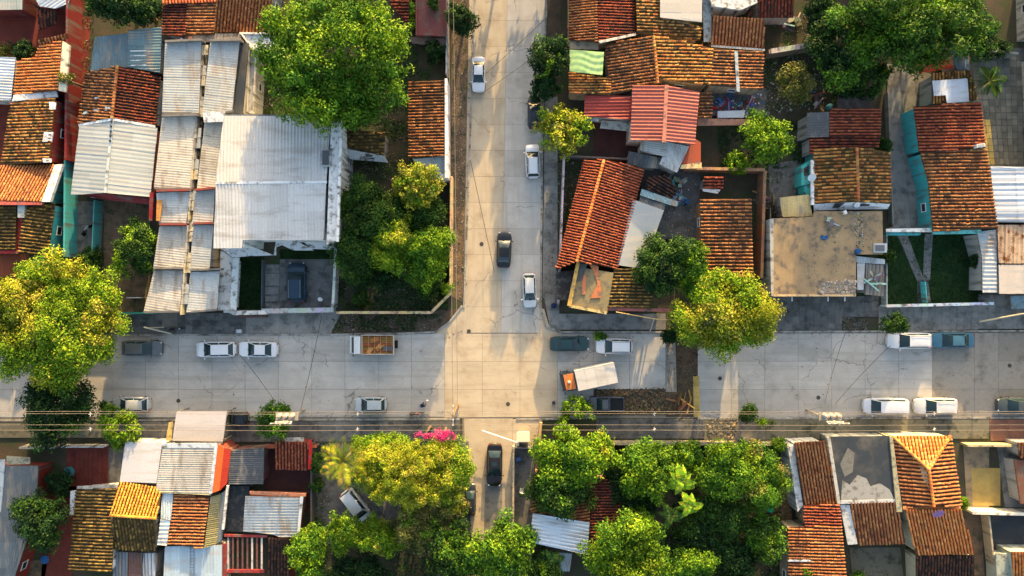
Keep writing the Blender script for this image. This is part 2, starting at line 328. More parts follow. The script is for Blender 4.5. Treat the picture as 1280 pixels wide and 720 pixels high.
def sheets(pl, parent, col, pitch=0.35, amp=0.035, width=1.05, maxlen=3.8, mat_='metal', var=0.06, flat=False):
    us = [p@pl.u for p in pl.poly]; u0, u1 = min(us)+1e-3, max(us)-1e-3
    ns = max(1, int(round((u1-u0)/width))); w = (u1-u0)/ns
    for k in range(ns):
        a, b = u0+k*w, u0+(k+1)*w; ncol = max(4, int(w/pitch)*4)
        uu = np.linspace(a, b+(0.06 if k < ns-1 else 0), ncol+1); iv = [clip_line(pl.poly, pl.u, pl.v, min(x, u1)) for x in uu]
        if any(i is None for i in iv): continue
        v0 = np.array([i[0] for i in iv]); v1 = np.array([i[1] for i in iv])
        L = float(np.max(v1-v0)); nr = max(1, int(math.ceil(L/maxlen))); ph = np.sin(2*math.pi*(uu-u0)/pitch)
        hh = (0 if flat else amp)*np.clip(ph*1.6, -1, 1)
        for r_ in range(nr):
            t0, t1 = r_/nr, (r_+1)/nr; up = 0.012*(k % 2)+0.02*(r_ % 2)+random.uniform(0, 0.006)
            A = pl.at(uu, v0+(v1-v0)*t0-(0.05 if r_ else 0), hh+0.05+up*0.5); B = pl.at(uu, v0+(v1-v0)*t1+random.uniform(0, 0.04), hh+0.055+up)
            V = np.concatenate([A, B]); n = ncol+1
            F = np.array([[i, i+n, i+n+1, i+1] for i in range(ncol)])
            c = np.array(col)*random.uniform(1-var, 1+var)
            o = np_mesh('sheet', V, F, np.tile(c, (len(F), 1)), M_[mat_], parent)
def inset(P, d):
    c = sum(P, Vector())/len(P); out = []
    for p in P:
        v = Vector((c.x-p.x, c.y-p.y, 0)); out.append(p+v.normalized()*min(d*1.4, v.length*0.4))
    return out
def ccw(P):
    a = sum(P[i].x*P[(i+1) % len(P)].y-P[(i+1) % len(P)].x*P[i].y for i in range(len(P)))
    return P if a > 0 else P[::-1]
def win_on(parent_wall, a, b, t, zc, w=1.1, h=1.0, frame=(0.6, 0.6, 0.58)):
    d = (b-a); d.z = 0; d.normalize(); nrm = Vector((d.y, -d.x, 0)); c = a.lerp(b, t); c.z = zc; rz = math.atan2(d.y, d.x)
    m = MB()
    for (ox, oz, sx, sz) in ((0, h/2, w+.16, .09), (0, -h/2, w+.16, .09), (-w/2, 0, .08, h-.09), (w/2, 0, .08, h-.09)):
        q = c+d*ox+Vector((0, 0, oz))+nrm*0.03; m.box(q, (sx, 0.1, sz), rz, frame)
    f = m.build('window', M_['plain'], parent_wall)
    g = MB(); g.box(c+nrm*0.012, (w-.08, 0.03, h-.09), rz); g.build('pane', M_['pane'], f)
class House:
    def __init__(s, label, cx, cy, wall=(0.5, 0.5, 0.48), name='house', cat='house', group='houses of the neighbourhood'):
        s.e = empty(name, W(cx, cy), label, cat, group); s.wall = wall
    def roof(s, kind, poly, col='orange', wall=True, rib=None, wcol=None, ridge_=None, ridgepal=None, ins=0.22, wins=(), posts=False, parapet=0, **k):
        P = ccw(pts(poly)); pl = Plane(P, rib)
        Q = [Vector((p.x, p.y, pl.z(p))) for p in P]; wc = wcol or s.wall
        m = MB(); dk = Vector((0, 0, 0.09)); th = 0.09 if kind in ('tile', 'metal', 'old', 'rust', 'flatmetal', 'cmetal', 'cflat') else 0.2
        dcol = {'tile': (0.10, 0.045, 0.03)}.get(kind, (0.12, 0.11, 0.10))
        if kind == 'tile' : dcol = tuple(0.22*x for x in PAL[col][0][1])  # deck darkened to paint deeper shade in the valleys between tile ribs
        m.prism([q-Vector((0, 0, th)) for q in Q], Q, dcol)
        if kind in ('croof', 'broof'): mt = M_[kind]
        elif kind == 'slab':
            mt = M_['wall']; m.c = [col]*len(m.c)
        else: mt = M_['plain']
        r = m.build('roof', mt, s.e)
        if kind == 'tile': tiles(pl, r, col, seed=int(P[0].x*7) % 50, **k)
        elif kind in ('metal', 'old', 'rust', 'flatmetal', 'cmetal', 'cflat'):
            sheets(pl, r, col, mat_={'metal': 'metal', 'flatmetal': 'metal', 'old': 'metal_old', 'rust': 'rusty', 'cmetal': 'metal_c', 'cflat': 'metal_c'}[kind], flat=(kind in ('flatmetal', 'cflat')), **k)
        if parapet:
            w = MB()
            for i in range(len(Q)):
                a, b = Q[i], Q[(i+1) % len(Q)]; d = b-a; d.z = 0; L = d.length; c = (a+b)/2; nn = Vector((-d.y, d.x, 0)).normalized()
                w.box(c+nn*0.1+Vector((0, 0, parapet/2+.002*(i % 2))), (L-(.2 if i % 2 else 0), 0.2, parapet), math.atan2(d.y, d.x), wc)
            w.build('parapet', M_['wall'], s.e)
        if ridge_:
            a, b = pts(ridge_); ridge(r, a, b, ridgepal or col)
        if wall:
            I = inset(Q, ins); w = MB(); top = [q-Vector((0, 0, th-.02)) for q in I]; bot = [Vector((q.x, q.y, 0)) for q in I]
            w.prism(bot, top, wc, (False, True)); wo = w.build('wall', M_['wall'], s.e)
            for (i, t, zc) in wins:
                win_on(s.e, bot[i].copy(), bot[(i+1) % len(bot)].copy(), t, zc)
            # auto windows on long walls that face the middle of the place
            for i in range(len(bot)):
                a, b = bot[i], bot[(i+1) % len(bot)]; d = b-a; L = d.length; nn = Vector((d.y, -d.x, 0)).normalized(); mid = (a+b)/2
                if L > 5.5 and nn.dot(-mid.normalized()) > 0.6 and mid.length > 22 and top[i].z > 2.4 and not k.get('nowin'):
                    nwin = 1 if L < 8 else 2
                    for q in range(nwin): win_on(s.e, a.copy(), b.copy(), (q+0.6)/(nwin+0.2), 1.55, 1.0, 0.9)
        if posts:
            for q in inset(Q, 0.12):
                w = MB(); w.box((q.x, q.y, (q.z-th)/2), (0.12, 0.12, q.z-th-.01), 0, (0.2, 0.17, 0.14)); w.build('post', M_['plain'], s.e)
        return r
    def box(s, name, px, py, z, d, rz=0, col=(0.7, 0.7, 0.68), mt='plain'):
        m = MB(); p = W(px, py, z); m.box(p, d, R(rz), col); return m.build(name, M_[mt], s.e)
    def strip(s, name, poly, h=0.12, col=(0.6, 0.6, 0.58), mt='wall'):
        P = ccw(pts(poly)); m = MB(); m.prism([p-Vector((0, 0, h)) for p in P], P, col); return m.build(name, M_[mt], s.e)
def wall(label, path, h=2.2, th=0.22, col=(0.5, 0.48, 0.44), cap=None, name='boundary_wall', cat='wall', group='boundary walls'):
    P = pts(path, 0.0) if ',' in path else path
    # path pixel = foot of the wall
    e = empty(name, P[0], label, cat, group)
    m = MB(); c = MB()
    for i in range(len(P)-1):
        a, b = P[i], P[i+1]; d = b-a; L = d.length; mid = (a+b)/2; rz = math.atan2(d.y, d.x)
        m.box((mid.x, mid.y, h/2), (L+th*(0.98 if i < len(P)-2 else 0), th-.002*i, h), rz, col)
        if cap:
            nb = max(1, int(L/1.0))
            for k in range(nb):
                q = a.lerp(b, (k+.5)/nb); cc = MB(); cc.box((q.x, q.y, h+.04+.003*(k % 2)), (L/nb-.02, th+.10, .08), rz, tuple(x*random.uniform(.85, 1.1) for x in cap)); cc.build('coping_stone', M_['wall'], e)
    m.build('wall_panel', M_['wall'], e); return e
# ---------------------------------------------------------------- ground pieces
def sheet(name, poly, z, mt, kind='structure', label=None):
    P = ccw(pts(poly)); m = MB()
    if z < .01: m.face([Vector((p.x, p.y, z)) for p in P])
    else: m.prism([Vector((p.x, p.y, -0.03)) for p in P], [Vector((p.x, p.y, z)) for p in P], caps=(False, True))
    o = m.build(name, M_[mt]); o['kind'] = kind
    return o
def slabs(parent, quad, nx, ny, z, mt, gap=0.02, th=0.05, name='slab', jz=0.004, skip=None, bond=False):
    A, B, Cc, D = pts(quad)               # corners: top-left, top-right, bottom-right, bottom-left
    f = lambda s, t: (A.lerp(B, s)).lerp(D.lerp(Cc, s), t)
    Lx = (B-A).length; Ly = (D-A).length; gs, gt = gap/Lx, gap/Ly
    for i in range(nx):
        for j in range(ny):
            if skip and skip(i, j): continue
            s0, s1, t0, t1 = i/nx+gs/2, (i+1)/nx-gs/2, j/ny+gt/2, (j+1)/ny-gt/2
            q = [f(s0, t1), f(s1, t1), f(s1, t0), f(s0, t0)]; zz = z+random.uniform(-jz, jz)
            m = MB(); m.prism([Vector((p.x, p.y, zz-th)) for p in q], [Vector((p.x, p.y, zz)) for p in q], caps=(False, True))
            m.build(name, M_[mt], parent)
def in_poly(x, y, P):
    ins = np.zeros(len(x), bool); n = len(P); j = n-1
    for i in range(n):
        c = ((P[i][1] > y) != (P[j][1] > y)) & (x < (P[j][0]-P[i][0])*(y-P[i][1])/(P[j][1]-P[i][1]+1e-12)+P[i][0]); ins ^= c; j = i
    return ins
def scatter(name, poly, n, size, cols, z=0.02, kind_='rock', label=None, clump=0.0, mt=None, parent=None):
    P = [(p.x, p.y) for p in pts(poly)]; xs = [p[0] for p in P]; ys = [p[1] for p in P]
    x = rng.uniform(min(xs), max(xs), n*3); y = rng.uniform(min(ys), max(ys), n*3); ok = in_poly(x, y, P)
    if clump: ok &= vnoise(x, y, 1.3, 5) > clump*rng.uniform(.7, 1.2, len(x))
    x, y = x[ok][:n], y[ok][:n]; n = len(x)
    if n == 0: return
    s = size*rng.uniform(.4, 1.4, n)*np.where(rng.random(n) < .06, 2.0, 1.0); th = rng.uniform(0, 6.28, n); cols = np.array(cols)[rng.integers(0, len(cols), n)]*rng.uniform(.6, 1.25, (n, 1))
    if kind_ == 'rock':
        base = np.array([[1, 0, 0], [.2, .8, 0], [-.8, .5, 0], [-.7, -.6, 0], [.4, -.9, 0], [.1, .1, .7]])
        V = np.tile(base, (n, 1, 1))*rng.uniform(.6, 1.3, (n, 6, 1))*s[:, None, None]*0.5
        c, s_ = np.cos(th)[:, None], np.sin(th)[:, None]; X = V[..., 0]*c-V[..., 1]*s_; Y = V[..., 0]*s_+V[..., 1]*c
        V = np.stack([X+x[:, None], Y+y[:, None], V[..., 2]+z], -1)
        F = np.array([[0, 1, 5], [1, 2, 5], [2, 3, 5], [3, 4, 5], [4, 0, 5]]); F = (np.arange(n)*6)[:, None, None]+F[None]
        o = np_mesh(name, V.reshape(-1, 3), F.reshape(-1, 3), np.repeat(cols, 5, 0), M_[mt or 'gravel'], parent)
    elif kind_ == 'leaf':
        V, F = leafquads(np.stack([x, y, z+rng.uniform(0, .05, n)], -1), rng.normal(0, .35, (n, 3))+[0, 0, 1], s)
        o = np_mesh(name, V, F, cols, M_['leaf'], parent)
    else:                                  # grass blades
        b = np.stack([x, y, np.full(n, z)], -1); d = np.stack([np.cos(th), np.sin(th), np.zeros(n)], -1)
        lean = rng.normal(0, .45, (n, 3))*s[:, None]; lean[:, 2] = 0; h = s*rng.uniform(.6, 1.2, n)
        V = np.stack([b-d*s[:, None]*.14, b+d*s[:, None]*.14, b+lean+np.stack([0*h, 0*h, h], -1)], 1)
        F = np.arange(n*3).reshape(-1, 3); o = np_mesh(name, V.reshape(-1, 3), F, cols, M_['leaf'], parent)
    o['kind'] = 'stuff'
    if label: o['label'] = label
    return o
# ---------------------------------------------------------------- plants
def leafquads(c, nrm, size, aspect=0.55):
    n = len(c); nrm = nrm/np.linalg.norm(nrm, axis=1, keepdims=True)
    r = rng.normal(size=(n, 3)); a = np.cross(nrm, r); a /= np.linalg.norm(a, axis=1, keepdims=True)+1e-9; b = np.cross(nrm, a)
    s = np.asarray(size).reshape(-1, 1)*np.ones((n, 1)); fold = nrm*s*0.12
    V = np.stack([c-a*s*.5, c+b*s*aspect*.5+fold-a*s*.05, c+a*s*.5, c-b*s*aspect*.5+fold-a*s*.05], 1)
    return V.reshape(-1, 3), np.arange(n*4).reshape(-1, 4)
GREEN = {
 'lime': [(0.15, 0.26, 0.012), (0.10, 0.21, 0.012), (0.21, 0.30, 0.018), (0.065, 0.15, 0.012)],
 'gold': [(0.33, 0.35, 0.02), (0.25, 0.30, 0.016), (0.42, 0.38, 0.06), (0.15, 0.22, 0.014)],
 'mid': [(0.06, 0.155, 0.014), (0.09, 0.20, 0.016), (0.04, 0.115, 0.014), (0.13, 0.23, 0.016)],
 'dark': [(0.014, 0.042, 0.014), (0.022, 0.058, 0.016), (0.034, 0.08, 0.018), (0.010, 0.03, 0.012)],
 'deep': [(0.028, 0.075, 0.014), (0.045, 0.105, 0.016), (0.02, 0.055, 0.014), (0.07, 0.13, 0.018)],
 'olive': [(0.17, 0.17, 0.035), (0.11, 0.13, 0.03), (0.22, 0.19, 0.06), (0.08, 0.10, 0.025)],
 'pink': [(0.62, 0.03, 0.22), (0.70, 0.07, 0.30), (0.5, 0.02, 0.16)],
 'yflower': [(0.36, 0.33, 0.03), (0.20, 0.25, 0.02), (0.30, 0.30, 0.05), (0.10, 0.18, 0.016)],
}
def crown_mesh(cx, cy, z0, z1, rx, ry, pal, leaf=0.3, dens=1.0, gap=0.0, irr=0.2, clump=None, rot=0.0, sub=None):
    """leaf quads gathered in clumps over an uneven ellipsoid crown"""
    zc = (z0+z1)/2; rz = (z1-z0)/2; Rm = (rx+ry)/2
    rc = clump or max(0.32, min(0.95, Rm*0.19)); area = math.pi*rx*ry
    ncl = max(6, int(area/(rc*rc)*1.9*(1-gap*.5)))
    ph = rng.uniform(0, 6.28, 6); u = rng.uniform(-0.55, 1, ncl); th = rng.uniform(0, 6.28, ncl)
    rr = np.sqrt(np.clip(1-np.clip(u, -1, 1)**2, 0, 1)); shell = rng.uniform(0.4, 1.0, ncl)**.8
    lob = 1+irr*1.15*(0.5*np.sin(2*th+ph[0])+0.45*np.sin(3*th+ph[1])+0.4*np.sin(5*th+ph[2])+0.38*np.sin(8*th+ph[3])+.25*np.sin(13*th+ph[4]))+rng.normal(0, .05, ncl)
    X = np.cos(th)*rr*shell*lob*(rx-rc*.6); Y = np.sin(th)*rr*shell*lob*(ry-rc*.6); Z = zc+u*shell*(rz-rc*.3)
    Z += (rz*.38)*(vnoise(X+cx, Y+cy, Rm*.45, 21)-.5)*2
    Z += 0.25*rc*np.sin(X*1.3+ph[4])*np.cos(Y*1.1+ph[5])
    c, s = math.cos(rot), math.sin(rot); X, Y = X*c-Y*s, X*s+Y*c
    if gap > 0:
        keep = vnoise(X+cx, Y+cy, Rm*.35, 3) > gap*0.55; X, Y, Z, u = X[keep], Y[keep], Z[keep], u[keep]; ncl = len(X)
    if ncl == 0: ncl = 1; X = Y = np.zeros(1); Z = np.array([zc])
    cr = rc*rng.uniform(.45, 1.45, ncl); per = np.maximum(8, (dens*7.5*cr*cr/(leaf*leaf*0.55)).astype(int))
    idx = np.repeat(np.arange(ncl), per); n = len(idx)
    d = rng.normal(size=(n, 3)); d[:, 2] += 0.35; d /= np.linalg.norm(d, axis=1, keepdims=True)
    rad = cr[idx]*rng.uniform(.25, 1.25, n)**.7
    P = np.stack([X[idx]+cx, Y[idx]+cy, Z[idx]], -1)+d*rad[:, None]*np.array([1, 1, .72])
    P[:, 2] = np.maximum(P[:, 2], 0.06)
    nr = d*.7+rng.normal(0, .55, (n, 3))+np.array([0.05, 0.1, .45])
    V, F = leafquads(P, nr, leaf*rng.uniform(.6, 1.35, n))
    g = np.array(GREEN[pal]); tone = rng.choice(len(g), ncl, p=None); lt = np.where(rng.random(n) < .62, tone[idx], rng.integers(0, len(g), n))
    big = 0.8+0.4*vnoise(P[:, 0], P[:, 1], Rm*.5, 8)
    col = .84*g[lt]*(rng.uniform(.55, 1.35, ncl)[idx]*rng.uniform(.8, 1.2, n)*big)[:, None]
    if sub is not None:                     # a patch of another colour (blossom, young leaf) in some clumps
        g2 = np.array(GREEN[sub[0]]); pick = (vnoise(P[:, 0], P[:, 1], Rm*.45, 12) > 1-sub[1]) & (rng.random(n) < .8)
        col = np.where(pick[:, None], g2[rng.integers(0, len(g2), n)]*rng.uniform(.75, 1.15, (n, 1)), col)
    return V, F, col, np.stack([X+cx, Y+cy, Z], -1)
def tree(label, px, py, rpx, top, pal='mid', rypx=None, base=None, leaf=0.3, dens=1.0, gap=0.0, irr=0.2, name='tree', cat='tree', sub=None, clump=None, rot=0.0, trunk=None, group='trees and shrubs of the neighbourhood', bare=0):
    base = top*0.35 if base is None else base; zm = base*0.45+top*0.55; p = W(px, py, zm); k = (CAMH-zm)/CAMH/10
    rx, ry = rpx*k, (rypx or rpx)*k; g = Vector((p.x, p.y, 0)); e = empty(name, g, label, cat, group)
    V, F, col, cl = crown_mesh(p.x, p.y, base, top, rx, ry, pal, leaf, dens, gap, irr, clump, rot, sub)
    np_mesh('crown' if cat == 'tree' else 'foliage', V, F, col, M_['leaf'], e)
    tr = trunk or max(0.04, top*0.03); m = MB(); fork = Vector((p.x+random.uniform(-.2, .2), p.y+random.uniform(-.2, .2), max(0.15, base+(top-base)*.15)))
    m.tube([g+Vector((0, 0, -.1)), g.lerp(fork, .5)+Vector((random.uniform(-.1, .1), random.uniform(-.1, .1), 0)), fork], [tr*1.3, tr, tr*.8], 8)
    far = cl[rng.permutation(len(cl))[:min(len(cl), 9+bare)]]
    for q in far:
        q = Vector(q); mid = fork.lerp(q, .5)+Vector((0, 0, .1*(top-base))); m.tube([fork, mid, q], [tr*.5, tr*.33, tr*.12], 5)
    m.build('trunk' if cat == 'tree' else 'stem', M_['bark'], e, sm=60)
    return e
def shrub(label, px, py, rpx, top, pal='mid', **k):
    k.setdefault('leaf', 0.22); k.setdefault('name', 'shrub'); k.setdefault('cat', 'shrub'); k.setdefault('base', 0.05)
    return tree(label, px, py, rpx, top, pal, **k)
def frond_mesh(L, n=14, w=0.55, droop=0.9, pal='mid', broad=False):
    g = GREEN[pal]; m = MB()
    spine = [Vector((L*t*(1-.12*t), 0, L*(.32*t-droop*t*t*.55))) for t in np.linspace(0, 1, n+1)]
    m.tube(spine, [0.035*(1-.8*i/n) for i in range(n+1)], 4, (0.16, 0.16, 0.04))
    for i in range(1, n+1):
        t = i/n; p = spine[i-1]; q = spine[i]; ww = L*w*.42*math.sin(math.pi*min(1, .12+t*.86))**.7+.04
        for s in (-1, 1):
            c = tuple(x*random.uniform(.75, 1.25) for x in random.choice(g))
            if broad:
                m.face([p, p+Vector((.0, s*ww*.62, .05)), q+Vector((.0, s*ww*.62, .03)), q], c)
            else:
                for h_ in (0, .5):
                    a = p.lerp(q, h_); m.face([a, a+Vector((ww*.30+.03, s*ww*.5, .03)), a+Vector((ww*.62, s*ww, -.10*ww)), a+Vector((ww*.30-.05, s*ww*.45, -.02))], c)
    return m
def palm(label, px, py, top, L, nfr, pal='mid', broad=False, name='palm_tree', cat='tree', group='palms and banana plants', tr=0.13):
    p = W(px, py, top); g = Vector((p.x, p.y, 0)); e = empty(name, g, label, cat, group)
    m = MB(); m.tube([g, g+Vector((.05, .02, top*.5)), g+Vector((0, 0, top))], [tr*1.3, tr, tr], 9, (0.2, 0.16, 0.1)); m.build('trunk', M_['wood'], e, sm=60)
    protos = []
    for v in range(3):
        mb = frond_mesh(L*(1-.1*v), 9 if broad else 14, .8 if broad else .55, .8+.3*v, pal, broad); o = mb.build('frond', M_['leaf'], e, world=False); protos.append(o)
    for i in range(nfr):
        o = protos[i] if i < 3 else link('frond', protos[i % 3].data, e)
        s = random.uniform(.75, 1.1); o.location = (0, 0, top); o.rotation_euler = (0, random.uniform(-.35, .25), 2*math.pi*i/nfr+random.uniform(-.2, .2)); o.scale = (s, s, s)
    return e
# ---------------------------------------------------------------- vehicles
KIND = {  # rear base, front base, roof rear, roof front (fractions of length), belt, roof height, hood z, deck z
 'sedan': (-.37, .26, -.20, .05, .90, 1.42, .88, .95), 'hatch': (-.45, .29, -.35, .07, .95, 1.50, .92, .95),
 'suv': (-.46, .27, -.39, .07, 1.05, 1.70, 1.05, 1.05), 'van': (-.47, .36, -.44, .19, 1.10, 1.85, 1.0, 1.1),
 'pickup': (-.10, .25, -.06, .10, 1.02, 1.66, 1.0, .98)}
def loft_body(L, Wd, hood, deck, x0, x1, belt, fr=.76):
    U = [-1, -.985, -.95, -.89, -.8, -.4, 0, .35, .6, .78, .88, .945, .985, 1]
    Wf = [.50, .69, .81, .90, .95, 1, 1, 1, .975, .94, .88, .78, .63, .42]; rows = []
    for u, wf in zip(U, Wf):
        x = u*L/2; w = Wd/2*wf
        if x < x0*L: zs = deck+(belt-deck)*max(0, min(1, 1-(x0*L-x)/(.1*L)))*.4
        elif x > x1*L: t = (x-x1*L)/(L/2-x1*L); zs = hood-(hood-.68)*t**2.2
        else: zs = belt
        if u <= -.94: zs -= .05+(.16 if u <= -.985 else 0)
        if u >= .99: zs -= .08
        rows.append([Vector((x, s*w*a, z)) for s, a, z in ((-1, .88, .24), (-1, .97, .36), (-1, 1, .58), (-1, .985, zs-.13), (-1, .93, zs-.035), (-1, .62, zs+.015), (1, 0, zs+.035), (1, .62, zs+.015), (1, .93, zs-.035), (1, .985, zs-.13), (1, 1, .58), (1, .97, .36), (1, .88, .24))])
    return rows
def patch(c00, c10, c11, c01, bulge, a=(0, 1, 0, 1), offs=0.0, nu=6, nv=5):
    n = (c10-c00).cross(c01-c00).normalized()
    def f(s, t):
        s = a[0]+(a[1]-a[0])*s; t = a[2]+(a[3]-a[2])*t
        return (c00.lerp(c10, s)).lerp(c01.lerp(c11, s), t)+n*(bulge*16*s*(1-s)*t*(1-t)*.8+offs)
    return f, nu, nv
def wheel(e, x, y, r=.33, w=.22):
    m = MB(); Mx = Matrix.Translation((x, y, r)) @ Matrix.Rotation(R(90), 4, 'X')
    m.lathe([(r*.6, -w/2), (r*.92, -w/2), (r, -w/2+.03), (r, w/2-.03), (r*.92, w/2), (r*.6, w/2)], n=20, M=Mx); o = m.build('wheel', M_['rubber'], e, world=False, sm=50)
    m = MB(); m.lathe([(r*.58, -w/2-.004), (r*.58, w/2+.004)], n=14, M=Mx); m.build('rim', M_['rim'], o, world=False, sm=50)
def lift(m, Mx): m.v = [tuple(Mx @ Vector(v)) for v in m.v]; return m
def car(label, kind, px, py, ang, Lpx, Wpx, col, cat='car', name='parked_car', rails=False, glass=None, z=0.02, topcol=None, sunroof=False, group='cars and vans in the streets'):
    zc = 1.0; k = (CAMH-zc)/CAMH/10; L, Wd = Lpx*k, Wpx*k; p = W(px, py, zc)
    e = empty(name, Vector((p.x, p.y, z)), label, cat, group, rz=R(ang))
    x0, x1, r0, r1, belt, rz_, hood, deck = KIND[kind]; P_ = paint(col)
    B = lambda m, n, mt, par=e, sm=None: m.build(n, mt, par, world=False, sm=sm)
    rows = loft_body(L, Wd, hood, deck, x0, x1, belt); m = MB()
    nb = len(rows[0])
    m.v = [tuple(q) for r in rows for q in r]
    for i in range(len(rows)-1):
        for j in range(nb-1): m.f.append((i*nb+j, (i+1)*nb+j, (i+1)*nb+j+1, i*nb+j+1)); m.c.append((1, 1, 1))
    m.f.append(tuple(range(nb))); m.f.append(tuple((len(rows)-1)*nb+j for j in reversed(range(nb)))); m.c += [(1, 1, 1)]*2
    m.f.append(tuple(x for i in range(len(rows)) for x in (i*nb,))[::1]+tuple(i*nb+nb-1 for i in reversed(range(len(rows))))); m.c.append((1, 1, 1))
    body = B(m, 'body', P_, sm=38)
    wb = Wd/2*.95; wt = Wd/2*(.62 if kind in ('sedan', 'hatch') else .70); xb0, xb1, xr0, xr1 = x0*L, x1*L, r0*L, r1*L; zb = belt-.05
    wf = wb*.90; wtf = wt*.97
    b = [Vector((xb0, -wb*.9, zb)), Vector((xb1, -wf, zb)), Vector((xb1, wf, zb)), Vector((xb0, wb*.9, zb))]
    t = [Vector((xr0, -wt*.95, rz_-.05)), Vector((xr1, -wtf, rz_-.03)), Vector((xr1, wtf, rz_-.03)), Vector((xr0, wt*.95, rz_-.05))]
    F = {'front': (b[1], b[2], t[2], t[1], .09), 'rear': (b[3], b[0], t[0], t[3], .06), 'right': (b[0], b[1], t[1], t[0], .04), 'left': (b[2], b[3], t[3], t[2], .04), 'top': (t[0], t[1], t[2], t[3], .055)}
    m = MB()
    for key, q in F.items():
        if key == 'top' and topcol: continue
        f, nu, nv = patch(*q); m.grid(f, 8, 6)
    B(m, 'cabin', P_, sm=25)
    if topcol: m = MB(); f, nu, nv = patch(*F['top']); m.grid(f, 8, 6); B(m, 'roof_panel', paint(topcol), sm=25)
    g = M_['glass']
    for key, nme, a in (('front', 'windshield', (.015, .985, .03, .97)), ('rear', 'rear_window', (.03, .97, .05, .95)), ('right', 'side_window', (.08, .49, .14, .88)), ('right', 'side_window', (.52, .93, .14, .88)), ('left', 'side_window', (.07, .48, .14, .88)), ('left', 'side_window', (.51, .92, .14, .88))):
        m = MB(); f, nu, nv = patch(*F[key], a=a, offs=.012); m.grid(f, 6, 5); B(m, nme, g, sm=60)
    if sunroof: m = MB(); f, nu, nv = patch(*F['top'], a=(.42, .80, .22, .78), offs=.012); m.grid(f, 4, 4); B(m, 'sunroof', g, sm=60)
    for s in (-1, 1):
        wheel(e, L*.31, s*(Wd/2-.12)); wheel(e, -L*.29, s*(Wd/2-.12))
        m = MB(); m.box((L*.462, s*Wd*.315, .665), (L*.05, Wd*.15, .11), R(-s*24)); B(m, 'headlight', M_['lamp'])
        m = MB(); m.box((-L*.478, s*Wd*.33, deck-.17), (L*.03, Wd*.14, .14), R(s*20)); B(m, 'tail_light', M_['tail'])
        m = MB(); m.grid(lambda u, v, s=s: Vector((xb1-.12+.1*math.cos(v*6.283)*.7, s*(wb+.06+.20*u), belt+.03+.07*math.sin(v*6.283))), 2, 8); m.box((xb1-.12, s*(wb+.14), belt+.03), (.09, .20, .10)); B(m, 'mirror', P_)
        if rails or kind == 'suv':
            m = MB(); y = s*wt*.86; m.tube([Vector((xr0+.05, y, rz_-.03)), Vector((xr0+.2, y, rz_+.045)), Vector((xr1-.3, y, rz_+.05)), Vector((xr1-.1, y, rz_-.02))], .022, 6); B(m, 'roof_rail', M_['rim'] if rails else M_['black'])
        m = MB(); m.tube([Vector((xb1+.02, s*.05-.02, belt+.0)), Vector((xb1-.16, s*.05+.42*(1 if s > 0 else 1)-.1, belt+.10))], .012, 4); B(m, 'wiper', M_['black'])
        for xx in (.02, -.2 if kind != 'pickup' else .16):   # door handles and shut lines
            m = MB(); m.box((L*xx-.1, s*(Wd/2-.004), .80), (.18, .03, .03)); B(m, 'door_handle', M_['rim'])
            m = MB(); m.box((L*xx+.02, s*(Wd/2-.012), .6), (.015, .03, .42)); B(m, 'door_line', M_['black'])
    m = MB(); m.box((L*.494, 0, .50), (.05, Wd*.5, .16)); B(m, 'grille', M_['black'])
    m = MB(); m.box((L*.485, 0, .30), (.10, Wd*.72, .10)); m.box((-L*.485, 0, .32), (.09, Wd*.74, .12)); B(m, 'bumper', M_['black'])
    m = MB(); m.box((-L*.4985, 0, .58), (.02, .4, .12)); B(m, 'number_plate', paint((.6, .6, .58)))
    if kind != 'pickup':
        m = MB(); m.tube([Vector((x1*L+.05+.03, -Wd*.40, hood-.012)), Vector((x1*L+.02, 0, hood+.037)), Vector((x1*L+.08, Wd*.40, hood-.012))], .011, 4); B(m, 'bonnet_line', M_['black'])
    if kind == 'pickup':
        bx0, bx1 = -.485*L, -.125*L; m = MB(); m.box(((bx0+bx1)/2, 0, 1.03), (bx1-bx0, Wd*.86, .06)); B(m, 'load_bed', M_['black'])
        for s in (-1, 1): m = MB(); m.box(((bx0+bx1)/2, s*Wd*.455, 1.10), (bx1-bx0+.02, Wd*.06, .18)); B(m, 'bed_side', P_)
        m = MB(); m.box((bx0-.02, 0, 1.10), (.06, Wd*.86, .17)); B(m, 'tailgate', P_)
    return e
